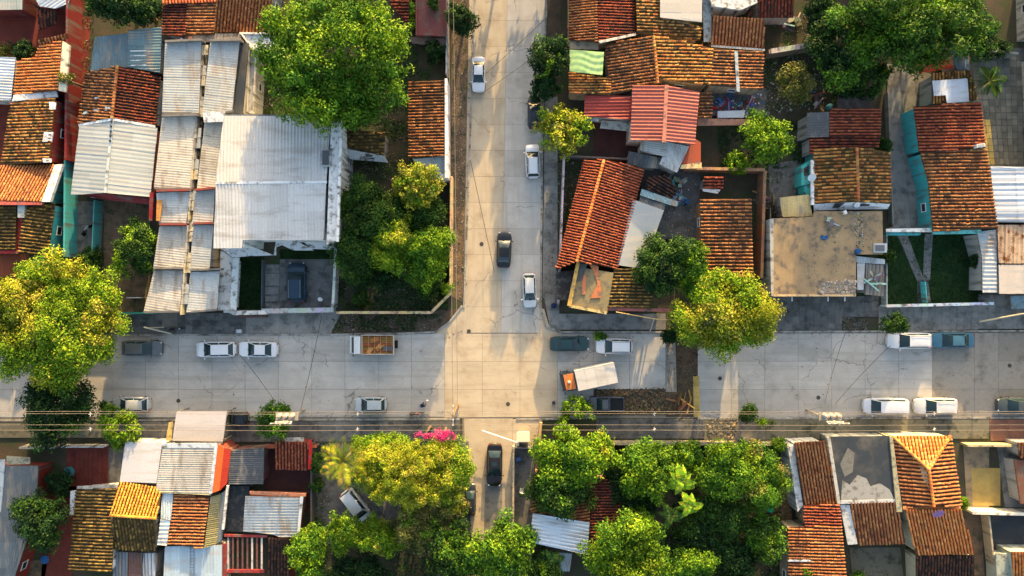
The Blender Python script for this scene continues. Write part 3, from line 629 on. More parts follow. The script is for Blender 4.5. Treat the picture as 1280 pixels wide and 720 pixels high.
def flatbed(label, px, py, ang, Lpx, Wpx):
    k = 88.5/900; L, Wd = Lpx*k, Wpx*k; p = W(px, py, 1.5); e = empty('stake_truck', Vector((p.x, p.y, .02)), label, 'truck', rz=R(ang))
    B = lambda m, n, mt, par=e, sm=None: m.build(n, mt, par, world=False, sm=sm); wh = paint((.55, .56, .56))
    m = MB(); x1 = L/2; x0 = L*.23
    sec = [(x0, 0.5, 1.95), (x0+.15, .45, 2.08), (x1-.75, .45, 2.05), (x1-.35, .45, 1.35), (x1-.05, .4, 1.15), (x1, .4, .6)]
    for (xa, ba, ta), (xb, bb, tb) in zip(sec[:-1], sec[1:]):
        wa = Wd/2*.92; m.prism([Vector((xa, -wa, .4)), Vector((xb, -wa, .4)), Vector((xb, wa, .4)), Vector((xa, wa, .4))], [Vector((xa, -wa*.95, ta)), Vector((xb, -wa*.95, tb)), Vector((xb, wa*.95, tb)), Vector((xa, wa*.95, ta))])
    B(m, 'cab', wh)
    m = MB(); f, _, _ = patch(Vector((x1-.33, -Wd*.4, 1.38)), Vector((x1-.33, Wd*.4, 1.38)), Vector((x1-.74, Wd*.38, 2.05)), Vector((x1-.74, -Wd*.38, 2.05)), .03, offs=.02); m.grid(f, 5, 4); B(m, 'windshield', M_['glass'])
    bl = L*.71; bx = -L/2+bl/2
    m = MB(); m.box((bx, 0, .95), (bl, Wd*.96, .16)); m.box((bx, 0, .7), (bl*1.2, Wd*.4, .18)); B(m, 'chassis', M_['black'])
    for i in range(9):
        y = -Wd*.43+i*Wd*.86/8; m = MB(); m.box((bx, y, 1.06+random.uniform(-.01, .02)), (bl*.97, Wd*.095, .05)); m.c = [tuple(v*random.uniform(.6, 1.3) for v in (.30, .13, .045))]*6; B(m, 'floor_plank', M_['wood'])
    for i in range(6):
        x = bx-bl*.46+i*bl*.92/5; m = MB(); m.tube([Vector((x, -Wd*.47, 1.02)), Vector((x, -Wd*.46, 1.62)), Vector((x, Wd*.46, 1.62)), Vector((x, Wd*.47, 1.02))], .025, 5); B(m, 'hoop', paint((.32, .25, .18)))
    for s in (-1, 1):
        for zz in (1.15, 1.38, 1.6):
            m = MB(); m.box((bx, s*Wd*.475, zz), (bl, .04, .13), 0, (.42, .40, .37)); B(m, 'side_board', M_['plain'])
        m = MB(); m.box((-L/2 if s < 0 else -L/2+bl, 0, 1.35), (.06, Wd*.93, .65), 0, (.45, .40, .33)); B(m, 'end_board', M_['plain'])
        wheel(e, L*.33, s*(Wd/2-.14), .36); wheel(e, -L*.28, s*(Wd/2-.14), .36)
        m = MB(); m.box((x1-.55, s*(Wd/2+.08), 1.5), (.08, .2, .26)); B(m, 'mirror', M_['black'])
        m = MB(); m.box((x1+.01, s*Wd*.33, .75), (.04, .25, .16)); B(m, 'headlight', M_['lamp'])
    for i, (x, y) in enumerate(((-.3, .2), (.1, -.25), (-.05, .1), (.25, .28))):
        m = MB(); m.box((bx+x*bl, y*Wd, 1.2+.02*i), (bl*.28, Wd*.22, .2), R(20*i), random.choice([(.42, .17, .05), (.5, .25, .08), (.10, .10, .11)])); B(m, 'load_sack', M_['rusty'], sm=80)
    return e
def box_truck(label, px, py, ang, Lpx, Wpx):
    k = 88/900; L, Wd = Lpx*k, Wpx*k; p = W(px, py, 2.0); e = empty('box_truck', Vector((p.x, p.y, .02)), label, 'truck', rz=R(ang))
    B = lambda m, n, mt, par=e, sm=None: m.build(n, mt, par, world=False, sm=sm)
    bl = L*.73; bx = -L/2+bl/2; m = MB(); m.box((bx, 0, 1.65), (bl, Wd, 1.9), 0, (.45, .43, .41)); B(m, 'cargo_box', M_['plain'])
    n = 4
    for i in range(n):
        m = MB(); m.box((-L/2+bl*(i+.5)/n, 0, 2.61+.006*(i % 2)), (bl/n-.03, Wd-.04, .025), 0, (.47, .445, .41)); B(m, 'roof_panel', M_['metal'])
    for s in (-1, 1):
        m = MB(); m.box((bx, s*Wd/2, 2.6), (bl+.05, .05, .07), 0, (.42, .41, .40)); B(m, 'edge_rail', M_['plain'])
        wheel(e, L*.38, s*(Wd/2-.16), .4); wheel(e, -L*.26, s*(Wd/2-.2), .4, .34)
        m = MB(); m.box((L*.47, s*(Wd/2+.16), 1.6), (.1, .22, .4)); m.tube([Vector((L*.45, s*Wd*.46, 1.9)), Vector((L*.47, s*(Wd/2+.14), 1.75))], .02, 5); B(m, 'mirror', M_['black'])
        m = MB(); m.box((L/2-.03, s*Wd*.34, .8), (.08, .28, .18)); B(m, 'headlight', M_['lamp'])
        m = MB(); m.box((L*.36, s*(Wd*.462), 1.6), (L*.11, .03, .45)); B(m, 'side_window', M_['glass'])
    m = MB(); x0, x1 = L*.245, L/2; w = Wd*.46; zt = 2.02
    m.prism([Vector((x0, -w, .5)), Vector((x1, -w, .5)), Vector((x1, w, .5)), Vector((x0, w, .5))], [Vector((x0, -w, zt-.9)), Vector((x1-.02, -w, zt-.85)), Vector((x1-.02, w, zt-.85)), Vector((x0, w, zt-.9))])
    m.prism([Vector((x0, -w, zt-.9)), Vector((x1-.05, -w, zt-.86)), Vector((x1-.05, w, zt-.86)), Vector((x0, w, zt-.9))], [Vector((x0, -w*.94, zt)), Vector((x1-.38, -w*.94, zt)), Vector((x1-.38, w*.94, zt)), Vector((x0, w*.94, zt))])
    B(m, 'cab', paint((.035, .055, .065)))
    m = MB(); f, _, _ = patch(Vector((x1-.04, -w*.92, zt-.82)), Vector((x1-.04, w*.92, zt-.82)), Vector((x1-.36, w*.87, zt-.04)), Vector((x1-.36, -w*.87, zt-.04)), .02, offs=.012); m.grid(f, 5, 4); B(m, 'windshield', M_['glass'])
    for i in range(9):    # orange slatted rack on the cab roof with a bundle
        m = MB(); m.box((x0+.14+i*(x1-x0-.62)/8, 0, zt+.08), (.10, Wd*.78, .05), 0, tuple(v*random.uniform(.8, 1.15) for v in (.62, .20, .05))); B(m, 'rack_slat', M_['plain'])
    m = MB(); m.lathe([(.16, 0), (.2, .1), (.17, .26), (.08, .32)], (L*.36, .02, zt+.1), 10, (.5, .42, .34)); B(m, 'bundle', M_['wood'])
    return e
def motorcycle(label, px, py, ang, col, group='motorcycles'):
    e = empty('motorcycle', W(px, py, 0)+Vector((0, 0, .02)), label, 'motorcycle', group, rz=R(ang)); B = lambda m, n, mt, sm=None: m.build(n, mt, e, world=False, sm=sm)
    for x in (-.62, .65):
        m = MB(); Mx = Matrix.Translation((x, 0, .3)) @ Matrix.Rotation(R(90), 4, 'X'); m.lathe([(.20, -.05), (.28, -.05), (.30, 0), (.28, .05), (.20, .05)], n=16, M=Mx); B(m, 'wheel', M_['rubber'], 60)
    m = MB(); m.tube([Vector((-.62, .08, .3)), Vector((-.1, .08, .42)), Vector((.35, .03, .75)), Vector((.65, .07, .3))], .03, 6); m.tube([Vector((-.1, 0, .35)), Vector((-.1, 0, .65))], .1, 8); m.tube([Vector((.65, -.07, .3)), Vector((.42, -.06, .95))], .025, 6); B(m, 'frame', M_['black'], 60)
    m = MB(); m.lathe([(.02, -.28), (.13, -.2), (.17, 0), (.14, .18), (.03, .27)], n=10, M=Matrix.Translation((.15, 0, .78)) @ Matrix.Rotation(R(90), 4, 'Y')); B(m, 'tank', paint(col), 60)
    m = MB(); m.lathe([(.04, -.4), (.13, -.34), (.14, 0), (.11, .28), (.03, .36)], n=10, M=Matrix.Translation((-.38, 0, .74)) @ Matrix.Rotation(R(90), 4, 'Y')); B(m, 'seat', M_['black'], 60)
    m = MB(); m.tube([Vector((.30, -.38, 1.02)), Vector((.42, -.2, 1.0)), Vector((.42, .2, 1.0)), Vector((.30, .38, 1.02))], .02, 6); B(m, 'handlebar', M_['rim'], 60)
    m = MB(); m.lathe([(.03, -.12), (.10, 0), (.10, .03)], n=10, M=Matrix.Translation((.56, 0, .86)) @ Matrix.Rotation(R(90), 4, 'Y')); B(m, 'headlight', M_['lamp'], 60)
    m = MB(); f, _, _ = patch(Vector((.45, -.06, .56)), Vector((.9, -.06, .5)), Vector((.9, .06, .5)), Vector((.45, .06, .56)), .03); m.grid(f, 4, 3); m.box((-.75, 0, .66), (.3, .15, .03)); B(m, 'mudguard', paint(col))
    return e
def skin_mesh(name, nodes, edges, mt, parent, sub=2, root=0):
    me = bpy.data.meshes.new(name); me.from_pydata([n[:3] for n in nodes], edges, [])
    o = bpy.data.objects.new(name+'_source', me); C.objects.link(o); o.modifiers.new('Skin', 'SKIN')
    for i, n in enumerate(nodes):
        sv = me.skin_vertices[0].data[i]; r = n[3]; sv.radius = (r, n[4] if len(n) > 4 else r); sv.use_root = (i == root)
    s = o.modifiers.new('Sub', 'SUBSURF'); s.levels = sub; s.render_levels = sub
    dg = bpy.context.evaluated_depsgraph_get(); dg.update(); ev = o.evaluated_get(dg); nm = bpy.data.meshes.new_from_object(ev)
    nm.materials.clear(); nm.materials.append(mt); nm.shade_smooth(); bpy.data.objects.remove(o)
    nm.name = name; return link(name, nm, parent)
def person(label, px, py, ang):
    """leaning forward over a parked motorcycle, one arm reaching ahead with a white cap"""
    e = empty('person', W(px, py, 0)+Vector((0, 0, .02)), label, 'person', rz=R(ang))
    n = [(0, 0, .92, .15, .12), (.16, 0, 1.10, .135, .11), (.36, 0, 1.27, .16, .12), (.47, 0, 1.35, .06), (.56, 0, 1.42, .055),
         (-.02, .10, .86, .10), (-.10, .12, .48, .065), (-.26, .12, .10, .045), (-.12, .13, .04, .04),
         (-.02, -.10, .86, .10), (.10, -.12, .48, .065), (.06, -.12, .10, .045), (.2, -.13, .04, .04),
         (.38, .20, 1.28, .06), (.58, .26, 1.12, .045), (.80, .22, 1.10, .033), (.88, .21, 1.10, .035),
         (.38, -.20, 1.28, .06), (.50, -.27, 1.03, .045), (.66, -.22, .92, .033), (.74, -.20, .92, .035)]
    ed = [(0, 1), (1, 2), (2, 3), (3, 4), (0, 5), (5, 6), (6, 7), (7, 8), (0, 9), (9, 10), (10, 11), (11, 12), (2, 13), (13, 14), (14, 15), (15, 16), (2, 17), (17, 18), (18, 19), (19, 20)]
    body = skin_mesh('body', n, ed, M_['skin'], e)
    # five fingers on each hand, rooted in the palm
    for sx, (hx, hy, hz) in ((1, (.90, .21, 1.10)), (-1, (.76, -.20, .92))):
        for q, (dy, ln) in enumerate(((-.03, .065), (-.01, .08), (.012, .075), (.032, .06))):
            m = MB(); m.tube([Vector((hx, hy+dy, hz)), Vector((hx+ln*.6, hy+dy*1.1, hz-.01)), Vector((hx+ln*.95, hy+dy*1.1, hz-.045))], [.010, .009, .007], 6); m.build('finger', M_['skin'], e, world=False, sm=60)
        m = MB(); m.tube([Vector((hx-.05, hy-.035*sx, hz)), Vector((hx-.01, hy-.065*sx, hz-.01)), Vector((hx+.02, hy-.07*sx, hz-.03))], [.012, .011, .008], 6); m.build('thumb', M_['skin'], e, world=False, sm=60)
    hd = Matrix.Translation((.66, 0, 1.50)) @ Matrix.Rotation(R(35), 4, 'Y')
    m = MB(); m.lathe([(.03, -.12), (.065, -.10), (.078, -.03), (.080, .03), (.07, .08), (.04, .115), (.01, .125)], n=14, M=hd); m.lathe([(.018, 0), (.012, .03)], (.085, 0, -.02), 6, M=hd)
    for s in (-1, 1): m.lathe([(.02, -.02), (.022, .02)], (0, .082*s, -.01), 6, M=hd)
    m.build('head', M_['skin'], e, world=False, sm=60)
    m = MB(); m.lathe([(.088, .0), (.088, .05), (.076, .095), (.045, .128), (.01, .135)], (-.008, 0, 0), 14, M=hd); m.build('hair', M_['black'], e, world=False, sm=60)
    for s in (-1, 1):
        m = MB(); m.lathe([(.009, -.004), (.009, .004)], (.078, .028*s, .0), 6, M=hd); m.build('eye', M_['black'], e, world=False)
    m = MB(); m.box((.076, 0, -.065), (.012, .04, .01), 0, (.3, .08, .07), M=hd); m.build('mouth', M_['plain'], e, world=False)
    sh = [(x, y, z, r+.075, (q[4] if len(q) > 4 else r)+.075) for q in [n[1], n[2]] for x, y, z, r in [q[:4]]]
    shirt = [(.0, 0, .93, .22, .19)]+sh+[(.38, .20, 1.28, .095), (.62, .255, 1.12, .07), (.38, -.20, 1.28, .095), (.52, -.26, 1.02, .07), (.44, 0, 1.33, .11)]
    skin_mesh('shirt', shirt, [(0, 1), (1, 2), (2, 3), (3, 4), (2, 5), (5, 6), (2, 7)], mat('navy_shirt', (.015, .03, .06), None, 3, .9, bump=.2), e)
    tr = [(.0, 0, .93, .17, .15), (-.02, .09, .84, .13), (-.10, .12, .48, .08), (-.25, .12, .12, .065), (-.02, -.09, .84, .13), (.10, -.12, .48, .08), (.06, -.12, .12, .065)]
    skin_mesh('jeans', tr, [(0, 1), (1, 2), (2, 3), (0, 4), (4, 5), (5, 6)], mat('blue_denim', (.05, .12, .22), (.08, .17, .28), 5, .9, bump=.3), e)
    for x, y in ((-.15, .13), (.17, -.13)):
        m = MB(); m.lathe([(.05, -.12), (.055, 0), (.045, .12), (.02, .15)], n=8, M=Matrix.Translation((x, y, .05)) @ Matrix.Rotation(R(90), 4, 'Y')); m.build('shoe', M_['black'], e, world=False, sm=60)
    m = MB(); m.lathe([(.10, 0), (.11, .03), (.10, .09), (.05, .13)], (1.00, .21, 1.05), 12, (.75, .75, .73)); o = m.build('held_cap', M_['plain'], None, world=False, sm=60)
    o.location = e.location; o.rotation_euler = e.rotation_euler; tag(o, 'white cap held out by the person leaning over the red motorcycle', 'cap')
    return e
# ---------------------------------------------------------------- poles and wires
def pole(label, tx, ty, h=9.4, transformers=0, ang=0, arms=1, conc=True, group='utility poles'):
    t = W(tx, ty, h); e = empty('utility_pole', Vector((t.x, t.y, 0)), label, 'utility pole', group); g = e.location.copy()
    m = MB(); m.tube([g, g+Vector((0, 0, h*.5)), g+Vector((0, 0, h))], [.19, .15, .11], 12, (.42, .37, .28) if conc else (.16, .10, .06)); m.build('shaft', M_['wall' if conc else 'wood'], e, sm=60)
    c, s = math.cos(R(ang)), math.sin(R(ang))
    for a in range(arms):
        z = h-.35-a*1.0; m = MB(); m.box((g.x, g.y, z), (2.4-.5*a, .12, .12), R(ang), (.36, .32, .26)); m.build('crossarm', M_['wood'], e)
        for q in (-1, -.45, .45, 1):
            d = q*(1.1-.22*a); m = MB(); m.lathe([(.05, 0), (.085, .05), (.05, .09), (.08, .13), (.03, .2)], (g.x+c*d, g.y+s*d, z+.065), 8, (.62, .60, .56)); m.build('insulator', M_['plain'], e, sm=50)
        for q in (-1, 1):
            m = MB(); m.tube([Vector((g.x+c*q*.75, g.y+s*q*.75, z-.05)), Vector((g.x, g.y, z-.75))], .03, 5, (.4, .38, .34)); m.build('brace', M_['plain'], e)
    for k in range(transformers):
        q = (k-(transformers-1)/2)*.72; x, y = g.x+c*q-s*.55, g.y+s*q+c*.55; m = MB()
        m.lathe([(.22, -.5), (.27, -.46), (.27, .40), (.22, .46), (.06, .48)], (x, y, h-2.0), 14, (.33, .33, .32)); o = m.build('transformer', M_['plain'], e, sm=40)
        for r_ in (-1, 1): m = MB(); m.lathe([(.05, 0), (.07, .08), (.03, .25)], (x+.1*r_, y, h-1.53), 7, (.35, .2, .12)); m.build('bushing', M_['plain'], o, sm=40)
    if transformers:
        m = MB(); m.box((g.x-s*.4, g.y+c*.4, h-2.5), (2.6, .9, .08), R(ang), (.30, .26, .2)); m.build('platform', M_['wood'], e)
    return g+Vector((0, 0, h))
def wire(label, a, b, sag=.6, r=.022, dark=False, name='power_line', cat='power line', group='overhead wires', n=24):
    m = MB(); P = [a.lerp(b, t)-Vector((0, 0, 4*sag*t*(1-t))) for t in np.linspace(0, 1, n)]; P = [p.copy() for p in P]
    e = P[0]; m.tube([p for p in P], r, 5); o = m.build(name, M_['wired' if dark else 'wire'], None)
    tag(o, label, cat, group); return o
# ---------------------------------------------------------------- small things
def drum(label, px, py, r, h, col, name='barrel', cat='barrel', z=0, group='small things in the yards'):
    p = W(px, py, z); m = MB(); e = empty(name, p, label, cat, group); c = p
    m.lathe([(r*.92, 0), (r, .05), (r, h*.3), (r*1.04, h*.34), (r, h*.38), (r, h*.66), (r*1.04, h*.70), (r, h*.74), (r*.98, h-.03), (r*.9, h)], c, 16, col); m.build('shell', M_['plain'], e, sm=40)
    m = MB(); m.lathe([(r*.86, h+.001), (r*.86, h-.03+.05), (r*.2, h+.05)], c, 14, tuple(x*.8 for x in col)); m.build('lid', M_['plain'], e, sm=40); return e
def dish(label, px, py, z, r=.45, col=(.6, .6, .6)):
    p = W(px, py, z); e = empty('satellite_dish', p, label, 'satellite dish', 'small things in the yards'); m = MB(); Mx = Matrix.Translation(p+Vector((0, 0, .55))) @ Matrix.Rotation(R(35), 4, 'X')
    m.lathe([(.03, -.02), (r*.5, .03), (r*.85, .12), (r, .18), (r*.97, .19), (r*.5, .06), (.03, .02)], n=18, col=col, M=Mx); m.build('reflector', M_['plain'], e, sm=50)
    m = MB(); m.tube([p, p+Vector((0, 0, .55))], .03, 6, (.3, .3, .3)); m.tube([Mx @ Vector((0, -r*.9, .15)), Mx @ Vector((0, 0, r*.9))], .015, 5, (.3, .3, .3)); m.build('mast', M_['plain'], e); return e
def acunit(label, px, py, z, rz=0):
    p = W(px, py, z); e = empty('air_conditioner', p, label, 'air conditioner', 'small things in the yards', rz=R(rz)); m = MB(); m.box((0, 0, .32), (1.0, .42, .62), 0, (.62, .62, .6)); m.build('casing', M_['plain'], e, world=False)
    m = MB(); m.lathe([(.24, 0), (.24, .03), (.05, .05)], n=14, col=(.08, .08, .09), M=Matrix.Translation((-.12, -.21, .33)) @ Matrix.Rotation(R(90), 4, 'X')); m.build('fan', M_['plain'], e, world=False); m = MB(); m.box((0, 0, .645), (.8, .3, .02), 0, (.3, .3, .3)); m.build('top_grille', M_['plain'], e, world=False)
def watertank(label, px, py, z, r=.55, h=.9, col=(.3, .16, .4)):
    p = W(px, py, z); e = empty('water_tank', p, label, 'water tank', 'small things in the yards'); m = MB(); m.lathe([(r*.95, 0), (r, .08), (r, h*.75), (r*.85, h*.92), (r*.35, h)], p, 20, col); m.build('shell', M_['plain'], e, sm=40); m = MB(); m.lathe([(r*.33, h-.01), (r*.33, h+.06), (.05, h+.08)], p, 14, col); m.build('lid', M_['plain'], e, sm=40)
def chair(label, px, py, col, rz=0, z=0):
    p = W(px, py, z); e = empty('plastic_chair', p, label, 'chair', 'small things in the yards', rz=R(rz)); b = lambda n, c, d: (lambda m: (m.box(c, d, 0, col), m.build(n, M_['plain'], e, world=False)))(MB())
    b('seat', (0, 0, .44), (.48, .46, .04)); b('backrest', (-.22, 0, .68), (.04, .46, .44))
    for x in (-.2, .2):
        for y in (-.2, .2): b('leg', (x, y, .21), (.045, .045, .42))
def pile(label, px, py, items, name='junk_pile', cat='junk pile', spread=1.2, cols=((.3, .3, .3), (.2, .1, .06), (.1, .2, .3), (.5, .5, .48)), z=0, long=False):
    """a heap of loose boards, sheets and boxes; every piece its own part"""
    p = W(px, py, z); e = empty(name, p, label, cat, 'heaps in the yards')
    for i in range(items):
        m = MB(); a = random.uniform(0, 3.14); r = spread*math.sqrt(random.random()); t = random.uniform(0, 6.28); c = tuple(x*random.uniform(.6, 1.25) for x in random.choice(cols))
        sz = (random.uniform(1.2, 2.6), random.uniform(.10, .25), .05) if (long or i % 3 == 0) else (random.uniform(.3, .9), random.uniform(.25, .6), random.uniform(.05, .4))
        m.box((0, 0, sz[2]/2+.06*(i % 5)+random.uniform(0, .1)), sz, a, c); lift(m, Matrix.Rotation(random.uniform(-.12, .12), 4, 'X'))
        o = m.build('plank' if sz[2] == .05 else 'box', M_['wood'], e, world=False); o.location = (r*math.cos(t), r*math.sin(t)*.7, .05)
    return e
def ladder(label, px, pyt, pyb, zt, zb):
    a, b = W(px, pyt, zt), W(px, pyb, zb); e = empty('ladder', b, label, 'ladder'); d = b-a
    for s in (-1, 1): m = MB(); m.tube([a+Vector((s*.24, 0, 0)), b+Vector((s*.24, 0, 0))], .035, 6, (.12, .16, .22)); m.build('rail', M_['plain'], e)
    n = int(d.length/.38)
    for i in range(n): q = a+d*((i+.5)/n); m = MB(); m.tube([q-Vector((.24, 0, 0)), q+Vector((.24, 0, 0))], .025, 5, (.12, .16, .22)); m.build('rung', M_['plain'], e)
# ================================================================ THE SETTING
g = sheet('ground', '-500,-400 1780,-400 1780,1120 -500,1120', 0.0, 'soil')
# streets: concrete poured in slabs
rd = sheet('road', '-400,417 1700,414 1700,522 -400,524', 0.02, 'joint')
rn = sheet('north_street', '592,-300 688,-300 675,415 578,415', 0.024, 'joint')
rs = sheet('south_lane', '578,520 641,520 640,900 580,900', 0.024, 'joint')
def road_row(x0, x1, n, mt='road', rows=3, skip=None):
    slabs(rd, f'{x0},{418-(x0/1280)*2} {x1},{418-(x1/1280)*2} {x1},521 {x0},522', n, rows, 0.045, mt, gap=0.035, th=0.03, skip=skip)
road_row(-400, 556, 23); road_row(556, 697, 3, 'road2'); road_row(697, 832, 3, skip=lambda i, j: j == 2 and i > 0)
road_row(872, 1165, 7); road_row(1165, 1218, 1, 'wetroad'); road_row(1218, 1248, 1, 'wetroad'); road_row(1248, 1700, 9, 'wetroad')
slabs(rn, '592,-300 640,-300 626,416 579,416', 1, 22, 0.046, 'roadv_sunlit', gap=0.03, th=0.03)
slabs(rn, '640,-300 687,-300 674,416 626,416', 1, 22, 0.046, 'roadv', gap=0.03, th=0.03)
slabs(rs, '580,523 641,523 640,900 590,900', 1, 1, 0.034, 'road2', gap=0.03, th=0.02)
slabs(rs, '585,524 606,524 602,900 594,900', 1, 12, 0.05, 'road2'); slabs(rs, '628,555 640,555 639,900 626,900', 1, 10, 0.05, 'road2')
slabs(rs, '606,605 628,605 626,900 602,900', 1, 9, 0.047, 'pave2')
# the washed-out gap in the road beside the big street tree
dt = sheet('drain_bed', '832,410 872,410 874,521 832,521', 0.03, 'mud'); dt2 = sheet('broken_road_edge', '742,486 834,482 834,519 742,519', 0.036, 'mud')
slabs(dt, '866,470 874,470 875,521 867,521', 1, 4, 0.075, 'paver_y_sun', th=.05)
slabs(dt, '832,418 844,418 846,490 832,490', 1, 4, 0.05, 'wetroad')
scatter('loose_soil', '833,416 872,416 873,518 833,518', 900, .16, [(.05, .035, .02), (.10, .06, .03), (.16, .10, .04)], .03)
scatter('broken_concrete', '745,487 832,484 832,517 752,517', 1100, .2, [(.07, .05, .03), (.13, .09, .05), (.22, .14, .06), (.03, .03, .03)], .04)
scatter('weeds', '745,496 835,492 835,519 745,519', 260, .16, GREEN['deep'], .05, 'leaf')
# pavements with kerbs
def pavement(name, quad, nx, ny, mt='pave', z=.13, gap=.025, skip=None, name2='slab'):
    q = quad.split(); b = sheet(name, quad, z-.035, 'joint'); slabs(b, quad, nx, ny, z, mt, gap, .05, skip=skip, name=name2, jz=.006); return b
def kerb(path, n, h=.15, w=.22, mt='kerb'):
    P = pts(path)
    base = None
    for i in range(len(P)-1):
        a, b = P[i], P[i+1]; nn = max(1, int((b-a).length/2.0)); rz = math.atan2((b-a).y, (b-a).x)
        for k in range(nn):
            c = a.lerp(b, (k+.5)/nn); m = MB(); m.box((c.x, c.y, h/2), ((b-a).length/nn-.03, w, h+random.uniform(-.01, .01)), rz+random.uniform(-.006, .006))
            if base is None: base = m.build('kerb', M_[mt]); base['kind'] = 'structure'
            else: m.build('kerb_stone', M_[mt], base)
pavement('pavement', '-120,392 165,392 165,418 -120,419', 28, 2)
pavement('pavement', '165,391 308,391 308,417 165,418', 15, 3, skip=lambda i, j: (i in (4, 5) and j < 2))
pavement('pavement', '308,391 350,391 350,417 308,417', 2, 1, 'pave2'); pavement('pavement', '350,389 428,389 414,417 350,417', 5, 1, 'pave2')
for nm_, q in (('road_corner', '541,416 560,404 577,385 583,385 583,418 541,418'), ('road_corner', '672,386 680,386 686,406 702,414 702,418 672,418')): sheet(nm_, q, .042, 'road2')
pavement('lane_entrance', '641,524 678,524 676,557 641,557', 1, 2, 'road2', z=.06)
kerb('-120,420 414,418', 0); kerb('414,418 470,418 545,415 562,402 578,382', 0); kerb('596,-60 590,100 585,250 580,385', 0)
kerb('685,-60 678,150 676,385 682,408 700,415 832,415', 0); kerb('872,415 1700,412', 0)
kerb('-200,526 575,524', 0); kerb('645,524 680,524 745,522', 0); kerb('872,523 1700,521', 0)
pavement('pavement', '699,392 832,392 832,412 699,412', 9, 2, 'pave2'); pavement('pavement', '680,372 699,372 699,412 688,412', 1, 3, 'pave2')
pavement('pavement', '872,392 962,392 962,412 872,412', 8, 2)
pavement('pavement', '963,370 1052,370 1052,413 963,413', 10, 5); pavement('pavement', '1052,370 1098,370 1098,396 1052,396', 5, 3)
pavement('pavement', '1098,382 1222,382 1222,412 1098,413', 14, 4, 'pave2'); pavement('pavement', '1222,368 1420,368 1420,411 1222,411', 9, 2, 'pave2')
pavement('pavement', '-200,528 150,528 150,547 -200,547', 12, 1, 'paveo'); pavement('pavement', '150,527 575,526 575,551 150,553', 17, 1, 'pave')
pavement('pavement', '745,524 880,524 880,548 745,548', 7, 1, 'pave'); pavement('pavement', '880,524 1236,524 1236,548 880,550', 14, 1, 'paveo', skip=lambda i, j: i in (1, 2)); pavement('pavement', '1236,524 1420,524 1420,551 1238,551', 8, 2, 'brickfloor')
pavement('street_verge', '681,120 697,120 697,372 678,372', 1, 9, 'pave2', z=.10)
sheet('verge', '566,-300 593,-300 583,380 563,370', .02, 'earth'); sheet('verge', '430,388 562,388 578,384 545,414 414,417', .05, 'mud'); sheet('verge', '686,-300 706,-300 700,120 681,120', .02, 'mud')
scatter('gravel', '566,-40 590,-40 581,380 564,370', 2600, .11, [(.20, .15, .10), (.12, .09, .06), (.3, .25, .18), (.07, .06, .04)], .02)
scatter('verge_weeds', '583,0 592,0 583,385 575,385', 500, .14, GREEN['olive']+GREEN['deep'], .06, 'leaf', clump=.6)
scatter('verge_rubble', '428,390 560,390 545,413 418,415', 1300, .11, [(.06, .05, .04), (.12, .10, .08), (.22, .20, .18), (.03, .03, .025)], .05)
scatter('verge_plants', '418,392 560,392 545,413 415,415', 1500, .2, GREEN['dark']+[(.08, .07, .03)], .08, 'leaf', clump=.5)
scatter('gravel', '684,125 696,125 696,372 680,372', 500, .10, [(.20, .17, .13), (.12, .10, .08), (.08, .10, .04)], .11, clump=.5)
scatter('rubble', '884,524 922,524 918,548 884,548', 800, .26, [(.34, .24, .12), (.10, .10, .09), (.2, .17, .12)], .08)
scatter('leaf_litter', '1052,396 1098,394 1098,412 1054,412', 900, .2, [(.03, .035, .02), (.06, .06, .04), (.12, .11, .10)], .06, clump=.45)
for q in ('165,411 960,411 960,424 165,424', '880,410 1280,408 1280,422 880,423', '150,514 575,514 575,527 150,527', '700,515 1280,513 1280,525 700,525'):
    scatter('gutter_litter', q, 700, .075, [(.10, .08, .05), (.16, .13, .09), (.05, .05, .035), (.22, .2, .17)], .055, clump=.5)
scatter('fallen_leaves', '560,418 1280,416 1280,521 560,521', 260, .11, [(.12, .09, .03), (.05, .05, .02), (.2, .12, .04)], .06, 'leaf')
scatter('fallen_leaves', '100,418 560,418 560,521 100,521', 260, .11, [(.12, .09, .03), (.05, .05, .02), (.2, .12, .04)], .06, 'leaf')
# yards and lawns
def lawn(name, poly, n, cols=None, z=.05):
    sheet(name, poly, z, 'grass'); scatter('grass_blades', poly, n, .2, cols or [(.009, .034, .010), (.014, .045, .012), (.022, .058, .013)], z, 'grass')
lawn('lawn', '297,322 330,322 330,386 295,386', 3500); lawn('lawn', '1104,292 1226,292 1228,380 1104,380', 9000); scatter('bare_patches', '1105,292 1226,292 1228,378 1106,378', 900, .12, [(.06, .05, .03), (.09, .08, .04), (.05, .07, .02)], .06, 'leaf', clump=.62); scatter('bare_patches', '297,322 330,322 330,386 295,386', 300, .12, [(.06, .05, .03), (.09, .08, .04)], .06, 'leaf', clump=.6)
lawn('lawn', '350,312 418,312 418,324 350,324', 1200)
sheet('carport_floor', '350,324 420,324 420,386 350,386', .05, 'pave')
def floor(name, poly, mt, z=.05): return sheet(name, poly, z, mt)
floor('red_yard', '-60,-60 118,-60 104,210 -20,210', 'terrafloor'); floor('courtyard_floor', '96,252 130,252 126,320 92,322', 'pave'); floor('dirt_yard', '130,250 190,250 182,392 130,392', 'earth')
floor('yard', '120,-40 205,-40 203,60 116,60', 'soil', .04); floor('concrete_walk', '300,55 322,55 318,145 300,145', 'pave2')
y = floor('alley', '1108,86 1142,86 1164,286 1110,286', 'pave'); slabs(y, '1108,80 1140,80 1165,286 1111,286', 2, 6, .085, 'pave2')
floor('backyard_floor', '1140,86 1190,100 1180,135 1140,135', 'pave', .045)
